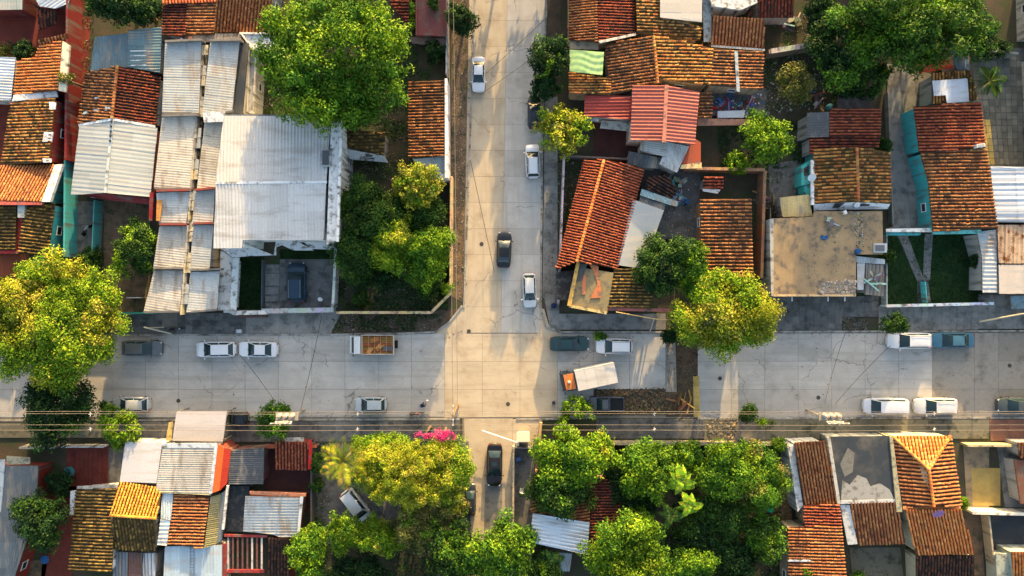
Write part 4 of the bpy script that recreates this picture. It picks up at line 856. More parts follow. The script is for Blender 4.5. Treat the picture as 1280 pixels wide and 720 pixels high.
y = floor('paved_yard', '1205,60 1290,60 1290,210 1230,210', 'pave', .045); slabs(y, '1212,68 1278,68 1278,206 1232,206', 8, 17, .085, 'paver', .06, skip=lambda i, j: i < 2 and j > 9); slabs(y, '1212,68 1278,68 1278,206 1232,206', 8, 17, .085, 'paver_y_sun', .06, skip=lambda i, j: not (i < 2 and j > 9))  # the yellow pavers paint a sunlit strip onto the paving
y = floor('garden_path', '1120,292 1134,292 1154,350 1153,378 1146,378 1146,352', 'pave', .06); slabs(y, '1121,292 1133,292 1155,350 1146,352', 1, 5, .1, 'pave2', .03)
slabs(y, '1155,292 1166,292 1162,350 1153,352', 1, 5, .1, 'pave2', .03); slabs(y, '1148,353 1160,352 1163,378 1152,378', 1, 3, .1, 'pave2', .03)
st = floor('garden_steps', '331,330 350,330 350,386 331,386', 'pave', .045)
for (a, b) in ((331, 341), (342, 357), (359, 368), (370, 377), (379, 386)): slabs(st, f'332,{a} 350,{a} 350,{b} 332,{b}', 1, 1, .12, 'pave2', .02, .1, name='step')
floor('east_yard', '955,70 1035,60 1030,140 955,150', 'soil', .04); floor('dirt_yard', '890,145 1010,145 1010,265 955,262 952,215 888,212', 'soil', .05); floor('concrete_yard', '960,205 1000,200 1003,250 962,250', 'pave', .07)
floor('junk_yard_floor', '800,205 875,215 872,340 830,345 802,345', 'pave', .05); floor('back_court', '886,110 958,110 958,150 888,150', 'pave', .05)
floor('maroon_yard', '742,145 795,145 795,205 742,205', 'maroon', .05); floor('side_yard', '700,200 735,200 715,335 698,378', 'soil', .05)
y = floor('tiled_patio', '84,556 136,556 136,612 84,612', 'terrafloor', .05); slabs(y, '88,560 134,560 134,608 88,608', 8, 8, .08, 'terrafloor', .05, name='floor_tile')
floor('patio_side', '136,560 158,560 150,612 136,612', 'pave', .05); floor('red_lane', '62,600 96,600 90,740 50,740', 'terrafloor', .05); floor('lane', '10,700 60,700 50,760 0,760', 'earth', .05)
floor('maroon_patio', '330,560 392,560 392,640 330,640', 'maroon', .05); floor('asphalt_yard', '392,552 590,552 590,680 392,680', 'pave', .04)
floor('lane_side', '641,556 668,556 668,720 641,720', 'pave', .05); floor('orange_soil', '962,560 990,560 988,700 940,700', 'earth', .05)
scatter('leaf_litter', '940,556 990,556 988,700 940,700', 2600, .16, [(.38, .17, .05), (.28, .13, .05), (.46, .26, .08), (.12, .08, .03)], .06, 'leaf')
floor('yellow_yard', '1204,556 1236,556 1236,634 1208,634', 'broof', .06); floor('sunny_yard', '1214,585 1250,585 1250,632 1216,632', 'paver_y_sun', .065); floor('white_walk', '1246,556 1282,556 1282,634 1256,634', 'pave2', .08)
floor('dark_yard', '1225,640 1300,640 1300,720 1232,720', 'croof', .06); floor('side_passage', '1195,636 1226,636 1232,760 1215,760', 'earth', .06); floor('small_court', '1062,684 1125,684 1130,730 1066,730', 'paveo', .06)
scatter('undergrowth', '765,560 975,560 975,730 765,730', 7000, .26, GREEN['dark']+[(.05, .04, .02)], .1, 'leaf', clump=.3)
scatter('undergrowth', '420,330 562,320 560,388 424,388', 3500, .24, GREEN['dark'], .1, 'leaf', clump=.3)
scatter('undergrowth', '395,670 600,670 600,730 380,730', 3000, .24, GREEN['dark'], .1, 'leaf', clump=.3)
scatter('undergrowth', '895,150 1005,150 1005,210 900,212', 2600, .22, GREEN['dark'], .1, 'leaf', clump=.4)
scatter('undergrowth', '480,60 560,50 560,105 480,190', 1500, .22, GREEN['dark'], .1, 'leaf', clump=.4)
scatter('yard_litter', '805,215 873,220 870,340 830,340', 220, .16, [(.2, .2, .2), (.3, .12, .05), (.08, .12, .16), (.05, .05, .05), (.45, .42, .4)], .07)
scatter('yard_litter', '960,70 1032,64 1028,135 958,145', 500, .2, [(.12, .12, .11), (.3, .28, .26), (.08, .06, .05)], .06)
scatter('yard_litter', '890,118 955,118 955,148 890,148', 260, .22, [(.12, .12, .11), (.5, .48, .46), (.3, .04, .05), (.05, .1, .25)], .07)
for q, n in (('320,62 345,62 340,142 316,142', 500), ('430,150 512,90 512,225 440,225', 1500), ('104,10 118,10 112,240 100,240', 250), ('697,200 728,205 700,330 698,375', 350), ('955,60 1010,10 1045,10 1035,130 955,140', 1400), ('955,215 1005,200 1005,260 958,360', 500), ('565,225 560,385 430,385 430,300', 1500), ('392,545 415,545 415,720 392,720', 700), ('780,560 990,560 990,720 780,720', 2500)):
    scatter('ground_litter', q, n, .13, [(.12, .10, .07), (.2, .17, .13), (.06, .07, .04), (.28, .25, .2)], .05, clump=.35); scatter('weeds', q, n, .2, GREEN['deep'], .07, 'leaf', clump=.5)
# ================================================================ HOUSES, upper left block
W_, G_, RD, TQ = (.55, .54, .51), (.3, .29, .27), (.15, .018, .016), (.05, .32, .33)
LG = (.40, .42, .42); BG = (.11, .165, .185); WH = (.48, .50, .52)
h = House('cream edged house with bright orange stepped tile roof beside the red lane', 50, 90, RD)
h.roof('tile', '48,56,3.9 78,51,3.9 75,113,3.9 18,118,3.0 23,76,3.0 46,72,3.3', 'bright', pitch=.40, rib=180); h.strip('gable_coping', '78,51,4.05 87,57,4.05 82,115,4.05 73,113,4.05', .3, (.55, .5, .38))
h.strip('ledge', '17,118.5,3.3 70,113.5,3.3 72,121,3.3 15,126.5,3.3', .2, (.5, .53, .55))
h = House('small white sheet roof at the left edge beside the orange tile roof', 5, 98, W_); h.roof('metal', '-40,70,3.2 20,72,3 14,126,3 -40,124,3.2', WH)
h = House('mossy yellow and black tile roof below the orange one', 35, 165, RD); h.roof('tile', '15,128,3 69,122,3.9 62,203,3.9 2,206,3', 'moss', rib=180, wall=True); h.roof('slab', '55,165,4.02 66,165,4.02 64,177,4.02 53,177,4.02', (.6, .6, .62), wall=False)
h.strip('roof_patch', '61,127,4.05 70,128,4.05 69,137,4.05 62,137,4.05', .1, (.55, .57, .6)); h.strip('roof_patch', '53,198,4.05 64,198,4.05 64,203,4.05 54,203,4.05', .1, (.6, .6, .6))
h = House('turquoise walled house with tile roof and white sloping gable', 35, 230, TQ); h.roof('tile', '-30,208,3.0 68,206,3.0 53,252,4.3 -30,250,4.3', 'orange', rib=72, pitch=.4); h.strip('gable', '68,206,3.2 78,205,3.1 62,252,4.4 52,252,4.5', .5, (.6, .57, .53))
h.strip('parapet', '-30,251,4.4 53,253,4.4 52,256,4.4 -30,256,4.4', .4, (.45, .1, .08))
h = House('dark yellow tile roof with turquoise wall down to the garden', 45, 287, TQ); h.roof('tile', '31,258,3.9 69,254,3.2 60,321,3.2 23,316,3.9', 'dmoss', pitch=.45)
h = House('dark tile roof at the left edge beyond a red gutter wall', 5, 285, RD); h.roof('tile', '-40,253,3.2 21,253,3.6 20,312,3.6 -40,312,3.2', 'dmoss', pitch=.45)
h.strip('red_gutter', '22,256,3.3 30,256,3.3 23,315,3.3 20,314,3.3', .3, (.3, .02, .02)); h.strip('grey_cap', '22,250,4.2 31,251,4.2 30,272,4.2 22,272,4.2', .4, (.25, .3, .32)); h.strip('red_parapet', '-40,313,3.5 22,313,3.5 22,317,3.5 -40,317,3.5', .3, (.35, .03, .03))
h = House('rusty corrugated lean-to beside the big yellow green tree', 10, 332, G_, 'shed', 'shed'); h.roof('rust', '-40,318,2.9 37,317,2.9 37,348,2.5 -40,348,2.5', (.20, .06, .035), pitch=.3)
h.roof('slab', '38,318,2.3 55,320,2.3 54,335,2.3 38,335,2.3', (.28, .30, .25), wall=False, posts=True)
h = House('grey metal roofed building cut by the top left corner', 30, 0, (.1, .02, .02)); h.roof('metal', '-40,-30,3.2 30,-30,3.2 28,12,3 -40,13,3', (.28, .32, .30)); h.roof('metal', '34,-20,2.8 90,-20,2.9 86,4,2.9 70,11,2.8 50,8,2.8', (.42, .46, .50)); h.roof('tile', '34,1,2.5 52,10,2.5 72,16,2.4 70,30,2.2 48,38,2.2 60,20,2.4', 'black', wall=False)
h.roof('tile', '48,50,3.9 84,42,3.9 86,48,3.6 50,57,3.6', 'brown', wall=False)
h = House('blue grey sheet roof, lower left one of a pair by the dark yard', 138, 68, G_); h.roof('old', '119,47,2.9 160,42,3.0 160,84,3.0 113,89,2.9', BG, rib=90)
h = House('blue grey sheet roof with pale streaks, right one of the pair', 180, 62, G_); h.roof('old', '160,38,3.2 203,34,3.3 200,91,3.3 160,84,3.2', (.12, .19, .205), rib=0)
for i in range(4): h.strip('batten', f'163,{63+i*6},3.33 183,{62.6+i*6},3.33 183,{64+i*6},3.33 163,{64.5+i*6},3.33', .06, (.5, .55, .56))
h = House('red and brown tile house with centre ridge between sheet roofs', 150, 118, W_); h.roof('tile', '108,91,2.9 147,82,4 140,148,4 98,155,2.9', 'brown', pitch=.4, course=.5); h.roof('tile', '147,82,4 201,96,2.9 194,157,2.9 140,148,4', 'dred', pitch=.4, ridge_='147,82,4.05 140,148,4.05', ridgepal='brown')
h.strip('verge_board', '98,155,3.05 140,147.5,4.15 194,156.5,3.05 194,159.5,3.05 140,150.5,4.15 98,158,3.05', .1, (.5, .54, .56)); h.strip('glass_tile', '117,137,3.5 124,135,3.6 124,138,3.6 117,140,3.5', .03, (.35, .45, .48)); h.strip('glass_tile', '131,133,3.95 138,132,4.1 138,137,4.1 131,138,3.95', .03, (.35, .45, .48)); h.strip('glass_tile', '104,140,3.25 109,139,3.3 109,142,3.3 104,143,3.25', .03, (.35, .45, .48)); h.strip('glass_tile', '118,122,3.5 124,121,3.6 124,123,3.6 118,124,3.5', .03, (.4, .5, .52))
h = House('pale grey sheet roofed house with dark red fascia by the dirt yard', 142, 200, (.20, .05, .04)); h.roof('metal', '100,158,3.0 140,151,4.0 131,241,4.0 89,244,3.0', (.34, .36, .35), pitch=.5, amp=.012); h.roof('metal', '140,151,4 197,160,3 188,247,3 131,241,4', (.36, .38, .36), pitch=.5, amp=.012)
h.strip('ridge_flashing', '138.5,151,4.12 142,151,4.12 133,241,4.12 129.5,241,4.12', .06, (.40, .45, .46)); h.strip('fascia', '100,243,2.8 131,242,3.6 188,248,2.8 190,256,2.5 135,250,3.0 112,246,2.6', .15, (.18, .03, .03)); h.strip('canopy', '112,243,2.5 160,246,2.5 160,250,2.4 114,247,2.4', .1, (.4, .44, .46))
for i in range(5): h.box('vent', 139.6-i*.5, 152+i*6, 4.16, (.22, .22, .12), 0, (.03, .03, .03))
# terrace: two rows of stepped sheet roofs with a dark channel between
L1 = [('207,54 252,52 249,141 203,141', (.30, .32, .32), 4.5), ('203,147 247,146 240,236 193,235', (.42, .38, .32), 4.2), ('196,241 238,240 233,279 199,279', (.36, .37, .36), 4.0), ('200,283 235,283 230,335 192,335', (.40, .38, .34), 3.9), ('193,338 229,338 225,389 180,390', (.44, .41, .36), 3.8)]
L2 = [('263,53 300,52 290,139 253,143', (.32, .34, .34), 4.6), ('256,153 281,150 270,235 246,238', (.38, .35, .29), 4.3), ('244,240 269,237 266,279 240,280', (.34, .35, .34), 4.1), ('242,282 267,281 262,336 237,338', (.36, .37, .36), 4.0), ('238,340 275,339 271,387 233,390', (.36, .37, .36), 3.9)]
ords = ['topmost', 'second', 'third', 'fourth', 'bottom']
for side, LL in (('left', L1), ('right', L2)):
    for i, (poly, c, z) in enumerate(LL):
        q = [tuple(map(float, a.split(','))) for a in poly.split()]; cx = sum(a[0] for a in q)/4; cy = sum(a[1] for a in q)/4
        h = House(f'{ords[i]} corrugated roof in the {side} row of the stepped terrace', cx, cy, (.35, .33, .30), 'terrace_house', 'house', 'stepped terrace houses')
        zz = [z-.12, z, z, z-.12] if side == 'left' else [z, z-.12, z-.12, z]
        h.roof('old', ' '.join(f'{a[0]},{a[1]},{b}' for a, b in zip(q, zz)), c, pitch=.3, width=2.2, maxlen=2.6, amp=.011)
        (x0, y0), (x1, y1) = q[0], q[1]
        h.strip('parapet', f'{x0-1},{y0-4},{z+.55} {x1+1},{y1-4},{z+.55} {x1+1},{y1-1.5},{z+.55} {x0-1},{y0-1.5},{z+.55}', 1.0, (.22, .05, .04) if i in (2, 3) else (.16, .15, .14))
        h.strip('gutter', f'{q[3][0]},{q[3][1]-1},{z+.05} {q[2][0]},{q[2][1]-1},{z+.05} {q[2][0]},{q[2][1]+1.5},{z+.05} {q[3][0]},{q[3][1]+1.5},{z+.05}', .12, (.12, .12, .12))
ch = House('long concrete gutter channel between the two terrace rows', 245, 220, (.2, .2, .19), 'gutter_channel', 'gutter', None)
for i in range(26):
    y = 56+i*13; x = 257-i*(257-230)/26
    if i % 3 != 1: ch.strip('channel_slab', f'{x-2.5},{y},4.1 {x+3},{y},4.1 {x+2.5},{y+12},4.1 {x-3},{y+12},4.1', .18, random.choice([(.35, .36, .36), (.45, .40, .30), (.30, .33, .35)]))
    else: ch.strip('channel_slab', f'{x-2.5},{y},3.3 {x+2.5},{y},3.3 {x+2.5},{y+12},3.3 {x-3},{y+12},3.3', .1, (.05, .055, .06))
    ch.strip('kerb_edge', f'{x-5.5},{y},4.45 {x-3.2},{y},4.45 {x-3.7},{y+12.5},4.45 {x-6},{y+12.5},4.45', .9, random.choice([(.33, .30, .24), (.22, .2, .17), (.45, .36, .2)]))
ch.strip('loose_panel', '253,141,4.9 281,139,4.9 282,152,4.85 255,153,4.85', .06, (.58, .60, .62)); ch.strip('orange_panel', '196,250,4.3 203,250,4.3 200,276,4.2 195,276,4.2', .1, (.5, .22, .05)); ch.strip('red_edge', '187,240,3.9 192,241,3.9 190,276,3.6 186,276,3.6', .5, (.25, .02, .02))
h = House('moss stained concrete strip roof and walkway left of the big tree', 305, 100, (.4, .39, .37)); h.roof('croof', '301,52,4.2 311,54,4.2 303,143,4.2 292,142,4.2', wall=True); h.roof('slab', '312,64,3.0 322,68,3.0 318,142,3.0 309,142,3.0', (.34, .35, .34), parapet=.3)
# the large white two storey house
h = House('large white two storey house with ribbed white metal roof', 340, 228, (.60, .60, .58))
h.roof('metal', '280,145,6.5 414,146,6.5 408,228,6.9 270,229,6.9', (.46, .455, .44), pitch=.38, amp=.05, width=2.1, maxlen=4.2, var=.05); h.roof('metal', '270,229,6.9 408,228,6.9 405,300,6.55 345,300,6.55 303,300,6.55 303,310,6.5 267,310,6.5', (.50, .495, .48), pitch=.38, amp=.05, width=2.1, maxlen=4.2, var=.05, rib=-90)
h.strip('ridge_flashing', '269.5,227,7.0 408.5,226,7.0 408.5,229,7.0 269.5,230,7.0', .06, (.60, .62, .64)); h.strip('eaves_gutter', '280,143,6.5 414,144,6.5 414,146,6.5 280,145,6.5', .15, (.12, .16, .2))
h.roof('slab', '414,146,6.9 427,150,6.9 421,300,6.9 408,306,6.9', (.58, .58, .57), wcol=(.55, .57, .57)); h.strip('roof_upstand', '425,150,7.2 428,150,7.2 423,302,7.2 420,302,7.2', .3, (.66, .66, .65))
h.strip('skylight_frame', '401,187,7.15 414,187,7.15 414,208,7.3 401,208,7.3', .3, (.30, .31, .32)); h.strip('skylight', '403,188,7.2 411,188,7.2 411,206,7.34 403,206,7.34', .02, (.02, .025, .03), 'pane')
h.box('balcony_box', 416, 285, 4.6, (.9, 1.2, .8), 0, (.62, .62, .6))
# its front canopies
for poly, z in (('305,300 329,300 329,306 305,306', 3), ('276,311 312,309 320,319 292,322', 3.1), ('312,307 342,319 345,301 375,299 392,313 366,313 352,306 345,309 345,319 316,320', 3.3), ('374,303 418,301 420,306 414,312 390,311', 3.3)):
    if z > 3: h.strip('canopy', ' '.join(f'{p},{z}' for p in poly.split()), .16, (.52, .53, .53))
h.roof('slab', '276,312,3.0 291,323,3.0 288,388,2.8 272,388,2.8', (.42, .43, .42), wcol=(.6, .6, .58), rib=0); h.strip('wall_cap', '291,323,3.2 299,322,3.0 295,388,3.0 287,388,3.2', .2, (.46, .49, .49))
wall('white front wall with dark slot beneath, before the white house', '287,389 331,389', 1.9, .25, (.6, .58, .55)); wall('grey carport wall along the pavement by the navy car', '331,388.5 420,387', 1.2, .5, (.30, .31, .31), cap=(.42, .43, .42)); wall('concrete side wall of the carport', '421,384 425,306', 2.0, .22, (.36, .37, .36), cap=(.5, .5, .48))
wall('dark fence between the lawn and the garden steps', '330,386 331,325', 1.0, .1, (.08, .10, .11), name='garden_fence', cat='fence', group=None)
m_ = House('white porch slab floating above the pavement by the white house', 300, 392, W_, 'entrance_slab', 'canopy', None); m_.strip('slab', '283,389,2.2 330,388,2.2 334,393,2.2 292,394,2.2', .12, (.55, .53, .50)); m_.strip('bracket', '296,394.5,.9 332,394,.9 332,397,.9 297,397,.9', .8, (.12, .06, .05))
# roofs at the top
h = House('dark red tile roof left of the sunlit tile strip at the top', 218, 22, G_); h.roof('tile', '204,6,3.0 234,6,3.0 232,46,3.6 203,44,3.6', 'dred', rib=180, pitch=.4, course=.5)
h = House('tile strip with a sunlit band between two red roofs', 252, 15, G_); h.roof('tile', '204,-40,3.2 272,-40,3.2 271,3,3.6 204,5,3.6', 'red'); h.roof('tile', '235,4,3.3 272,4,3.3 267,43,3.5 232,44,3.3', 'brown', rib=180, course=.5)
h = House('orange tile roof with upright ribs beside the big tree at top', 300, 15, G_); h.roof('tile', '277,-40,4.4 345,-40,4.4 334,40,3.2 266,40,3.2', 'orange', pitch=.42, rib=-100); h.strip('rubble_wall', '233,42,3.2 300,42,3.2 302,52,3.2 240,52,3.2', .3, (.3, .25, .2), 'wall')
h = House('white block with flat roof under the big tree edge', 320, 52, W_); h.roof('slab', '300,41,3.6 342,41,3.6 345,64,3.6 315,62,3.6', (.50, .52, .55), parapet=.2)
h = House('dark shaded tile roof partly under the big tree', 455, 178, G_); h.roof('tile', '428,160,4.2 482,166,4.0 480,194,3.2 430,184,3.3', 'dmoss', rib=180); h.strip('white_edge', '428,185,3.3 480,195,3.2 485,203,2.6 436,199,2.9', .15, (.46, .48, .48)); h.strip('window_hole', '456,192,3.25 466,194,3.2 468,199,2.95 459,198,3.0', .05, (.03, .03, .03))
h = House('long rust brown tile roof with white wall along the street verge', 533, 150, (.62, .60, .6)); h.roof('tile', '511,103,3.2 556,100,3.8 555,195,3.8 511,197,3.2', 'brown', rib=180, course=.7, pitch=.40); h.roof('old', '516,199,3.2 555,195,3.3 556,215,3.0 532,216,3.0', (.30, .35, .38), pitch=.25); h.strip('white_parapet', '556,98,4.1 559,98,4.1 560,222,4.1 556,222,4.1', 4.0, (.66, .62, .64)); h.strip('white_ledge', '535,216,3.2 559,216,3.2 559,224,3.2 540,222,3.2', 3.1, (.55, .56, .58))
h = House('maroon tile roof and flat maroon terrace at the top by the street', 525, 20, (.14, .04, .04)); h.roof('tile', '495,-40,3.2 512,-40,3.2 511,32,3.2 488,5,3.2', 'dred', rib=180); h.roof('slab', '520,-40,2.6 558,-40,2.6 558,46,2.6 520,45,2.6', (.14, .05, .05), parapet=.35); h.strip('lower_roof', '512,46,2.2 556,48,2.2 556,58,2.1 515,54,2.1', .1, (.16, .10, .08))
wall('grey wall along the verge north of the brown tile roof', '561,-60 560,98', 2.2, .2, (.42, .38, .36)); wall('long ochre wall edging the leafy plot along the street', '566,224 565,366 541,390 425,390', 1.9, .22, (.45, .34, .20), cap=(.52, .38, .2))
wall('turquoise fence beside the courtyard with the motorcycle', '127,252 124,318', 1.6, .12, (.07, .30, .28), name='turquoise_fence', cat='fence', group=None); wall('teal wall strip beside the pavement under the tree', '120,391 198,391', 1.6, .2, (.03, .20, .16)); wall('white fence with rails beside the dirt yard', '165,372 182,372', 1.3, .1, (.6, .58, .56), name='white_fence', cat='fence', group=None)
wall('red boundary wall of the narrow red lane', '103,-40 100,205', 3.0, .25, (.14, .018, .018)); wall('teal boundary wall next to the courtyard', '97,205 96,322', 2.6, .2, (.05, .30, .31))
# ================================================================ upper right block
h = House('big rambling tile house, north wing at the street corner', 750, 25, (.45, .33, .2)); h.roof('tile', '711,-40,3.2 746,-40,4.0 747,52,4.0 711,50,3.2', 'orange', rib=180, pitch=.36); h.roof('tile', '746,-40,4.0 793,-40,3.5 794,42,3.5 748,52,4.0', 'dred', rib=0, pitch=.38)
h.strip('white_cap', '748,51,4.15 795,41,4.0 795,44,4.0 750,54,4.15', .1, (.5, .46, .4))
h = House('tile roof with white sheet panel on top at the upper edge', 835, 20, (.45, .33, .2)); h.roof('tile', '794,-40,4.0 825,-40,3.9 825,23,3.9 877,34,3.2 874,51,3.2 796,40,4.0', 'moss', rib=0, pitch=.42); h.roof('flatmetal', '825,-30,4.2 877,-30,4.0 877,28,4.0 825,22,4.2', (.38, .36, .33), wall=False, ridge_=None)
h = House('broad central tile roof in shade and sun behind the salmon metal roof', 800, 80, (.4, .3, .2)); h.roof('tile', '756,56,3.3 817,44,4.3 821,106,4.3 764,119,3.3', 'brown', pitch=.42); h.roof('tile', '817,44,4.3 891,60,3.9 887,107,3.6 821,98,4.2', 'moss', pitch=.44, rib=0, ridge_='817,45,4.35 822,104,4.35', ridgepal='moss'); h.roof('tile', '891,60,3.9 954,66,3.2 953,112,3.2 887,107,3.6', 'brown', pitch=.42, rib=0); h.strip('grey_hip', '918,63,3.85 922,63,3.85 925,115,3.6 921,114,3.6', .1, (.38, .42, .43)); h.roof('tile', '711,90,3.2 764,98,3.2 763,119,3.6 711,116,3.6', 'moss', rib=180, pitch=.38)
h.roof('slab', '712,50,3.1 748,54,3.1 748,62,3.1 712,61,3.1', (.32, .25, .17), wall=False)
tp = House('crumpled light green tarpaulin stretched over the tile roof edge', 733, 77, W_, 'tarpaulin', 'tarpaulin', None)
m = MB(); A, B_, Cc, D = pts('712,62,4.1 755,65,4.2 753,94,4.2 712,89,4.1'); m.grid(lambda s, t: A.lerp(B_, s).lerp(D.lerp(Cc, s), t)+Vector((0, 0, .028*math.sin(t*22+2*math.sin(s*6))*(.35+.65*s)+.02*math.sin(s*31+t*9))), 26, 20, (.30, .46, .20)); m.build('cloth', mat('green_cloth', (.22, .37, .15), (.27, .41, .19), 2, .6, bump=.3), tp.e, sm=60)
h = House('ribbed tile roof with upright ribs right of the white panel', 923, 42, (.4, .3, .2)); h.roof('tile', '891,20,3.6 955,24,3.6 956,60,3.0 890,55,3.0', 'orange', pitch=.44, rib=-92); h.strip('pale_edge', '889,56,3.1 956,61,3.1 956,63.5,3.1 889,58.5,3.1', .1, (.36, .38, .38)); h.roof('slab', '877,-30,2.6 890,-30,2.6 889,52,2.6 880,52,2.6', (.32, .37, .38), wall=False, posts=True)
h = House('small white flat roof at the top between tile roofs', 910, 2, W_); h.roof('slab', '878,-30,3.6 944,-30,3.6 946,4,3.6 925,13,3.6 890,8,3.6', (.46, .48, .50), parapet=.15)
h = House('dark red and brown tile roof near the top with hanging boards', 970, 5, G_); h.roof('tile', '948,-40,3.6 992,-40,3.6 992,22,3.0 948,22,3.0', 'dred', rib=-90, pitch=.44)
h = House('salmon ribbed metal roof with a pale ridge, two slopes', 832, 145, (.45, .42, .36)); h.roof('cmetal', '791,107,4.6 833,107,5.2 830,177,5.2 788,175,4.6', (.33, .085, .06), pitch=.42, amp=.05, width=1.26); h.roof('cmetal', '833,107,5.2 874,115,4.6 868,181,4.6 830,177,5.2', (.35, .095, .068), pitch=.42, amp=.05, width=1.26); h.strip('ridge_flashing', '831,106,5.3 835.5,106,5.3 832.5,178,5.3 827.5,178,5.3', .08, (.42, .17, .12))
h = House('lower dark red ribbed metal roof beside the salmon one', 760, 133, (.4, .38, .33)); h.roof('cmetal', '731,119,3.2 791,120,3.6 789,150,3.6 730,145,3.2', (.22, .03, .024), pitch=.40, amp=.05, rib=180); h.strip('grey_strip', '733,147,3.0 748,148,3.0 748,152,3.0 733,150,3.0', .1, (.4, .42, .42)); h.roof('slab', '752,151,2.4 788,152,2.4 787,164,2.3 750,160,2.3', (.32, .33, .30), wall=False)
h = House('pale grey two slope metal roof below the salmon roof', 835, 195, (.50, .47, .42)); h.roof('old', '801,176,3.6 836,178,3.8 832,196,3.8 800,188,3.6', (.38, .38, .36), pitch=.25); h.roof('old', '836,178,3.8 861,183,3.6 846,216,3.4 824,205,3.6', (.46, .46, .45), pitch=.3, rib=-60); h.roof('old', '786,189,2.9 829,198,2.9 823,211,2.7 784,205,2.7', (.075, .085, .09), pitch=.25)
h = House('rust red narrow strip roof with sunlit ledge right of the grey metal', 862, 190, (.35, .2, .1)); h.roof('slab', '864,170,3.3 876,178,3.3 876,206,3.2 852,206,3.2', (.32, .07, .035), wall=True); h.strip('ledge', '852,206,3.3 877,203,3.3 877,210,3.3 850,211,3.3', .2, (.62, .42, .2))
h = House('small brown tile roof at the edge of the cluttered court', 880, 130, G_); h.roof('tile', '873,115,3.4 890,117,3.4 890,146,3.0 871,148,3.0', 'brown', rib=180); h.strip('pink_wall', '872,148,2.4 945,149,2.4 943,156,2.3 872,157,2.3', .2, (.32, .16, .11)); h.roof('flatmetal', '897,139,2.2 931,138,2.2 930,147,2.2 897,147,2.2', (.36, .39, .42), wall=False, posts=True)
h = House('big red tile house with slanting ridge beside the street', 750, 270, (.32, .12, .07)); h.roof('tile', '730,201,3.0 755,199,4.3 721,327,4.3 695,338,3.0', 'red', pitch=.37, ridge_='755,200,4.35 721,327,4.35', ridgepal='bright', course=.5); h.roof('tile', '755,199,4.3 805,211,3.0 771,336,3.0 721,327,4.3', 'red', pitch=.37, course=.5)
h = House('white flat sheet roofed annex against the red tile house', 802, 292, (.5, .5, .49)); h.roof('flatmetal', '791,249,3.1 830,263,3.1 803,336,3.0 771,331,3.0', (.30, .32, .32), width=3.2, maxlen=9)
h = House('patchy olive flat roof with bare clay stains at the corner', 740, 360, (.45, .30, .14)); h.roof('slab', '723,334,3.4 767,341,3.4 759,391,3.3 712,382,3.3', (.21, .165, .085), wall=True); h.strip('yellow_edge', '721,326,3.7 725,327,3.7 714,383,3.6 709,382,3.6', .3, (.50, .30, .08)); h.strip('yellow_edge', '712,381,3.5 759,390,3.5 758,393,3.5 711,384,3.5', .25, (.50, .38, .16)); h.strip('dark_patch', '722,329,3.45 734,330,3.45 728,350,3.45 720,352,3.45', .04, (.07, .07, .07)); h.strip('clay_patch', '728,342,3.43 733,345,3.43 732,368,3.43 727,368,3.43', .03, (.42, .15, .07)); h.strip('clay_patch', '735,328,3.44 748,333,3.44 748,350,3.44 752,358,3.44 751,372,3.44 737,373,3.44 747,355,3.44 742,340,3.44', .03, (.40, .14, .06))
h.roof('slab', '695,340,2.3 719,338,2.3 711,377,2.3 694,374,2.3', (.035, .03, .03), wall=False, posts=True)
h = House('dark yellow ribbed tile roof left of the round tree', 788, 362, (.25, .15, .12)); h.roof('tile', '768,335,3.0 818,340,3.0 814,386,3.2 760,384,3.2', 'dmoss', rib=180, pitch=.44); h.strip('pink_beam', '757,384,2.9 838,386,2.9 838,390,2.9 757,388,2.9', .3, (.45, .14, .11))
h = House('long tile roof with many close ribs in the walled court', 908, 298, (.3, .15, .08)); h.roof('tile', '875,249,3.0 939,248,3.5 941,346,3.5 877,346,3.0', 'brown', rib=180, pitch=.47, course=.55)
h = House('tiny tile roofed lean-to with white ledge in the walled court', 890, 228, G_, 'shed', 'shed'); h.roof('tile', '880,221,2.8 904,220,2.8 903,236,2.5 878,235,2.5', 'dred', rib=180); h.strip('white_ledge', '878,236,2.5 901,237,2.5 897,242,2.4 879,239,2.4', .08, (.5, .52, .53))
h = House('broken tile shed with loose tiles in the junk yard', 825, 235, G_, 'shed', 'shed'); h.roof('tile', '808,222,2.6 836,218,2.6 846,240,2.3 838,248,2.2 806,236,2.4', 'black', rib=-30); h.roof('old', '802,236,2.3 848,252,2.3 846,258,2.3 836,256,2.3 800,244,2.3', (.26, .38, .40), wall=False, rib=-60); h.roof('old', '800,245,2.1 832,256,2.1 830,263,2.1 799,253,2.1', (.10, .11, .12), wall=False, rib=-60)
wall('brown clay wall along the north of the walled court', '852,214 948,216', 2.3, .25, (.28, .13, .07), cap=(.4, .2, .1)); wall('brown clay wall along the east of the walled court', '948,217 944,348', 2.3, .25, (.26, .12, .06), cap=(.3, .15, .08)); wall('thin dark fence beside the beige concrete roof', '956,262 957,368', 2.0, .1, (.10, .09, .085), name='garden_fence', cat='fence', group=None)
wall('pink and white wall along the pavement by the red tile house', '704,198 697,380', 2.0, .2, (.5, .40, .42)); wall('old stone wall crossing behind the back yard', '955,72 1005,64 1036,56', 2.4, .5, (.26, .20, .15), cap=(.36, .33, .28)); wall('dark wall north of the red tile house', '704,198 806,203', 1.8, .2, (.10, .11, .11))
h = House('yellow brown tile house with turquoise side wall and white front', 1064, 215, TQ); h.roof('tile', '1017,186,3.1 1071,184,4.2 1073,252,4.2 1018,254,3.1', 'moss', pitch=.45, course=.6, ridge_='1071,185,4.25 1073,252,4.25', ridgepal='brown'); h.roof('tile', '1071,184,4.2 1112,190,3.2 1113,254,3.2 1073,252,4.2', 'moss', pitch=.45, course=.5)
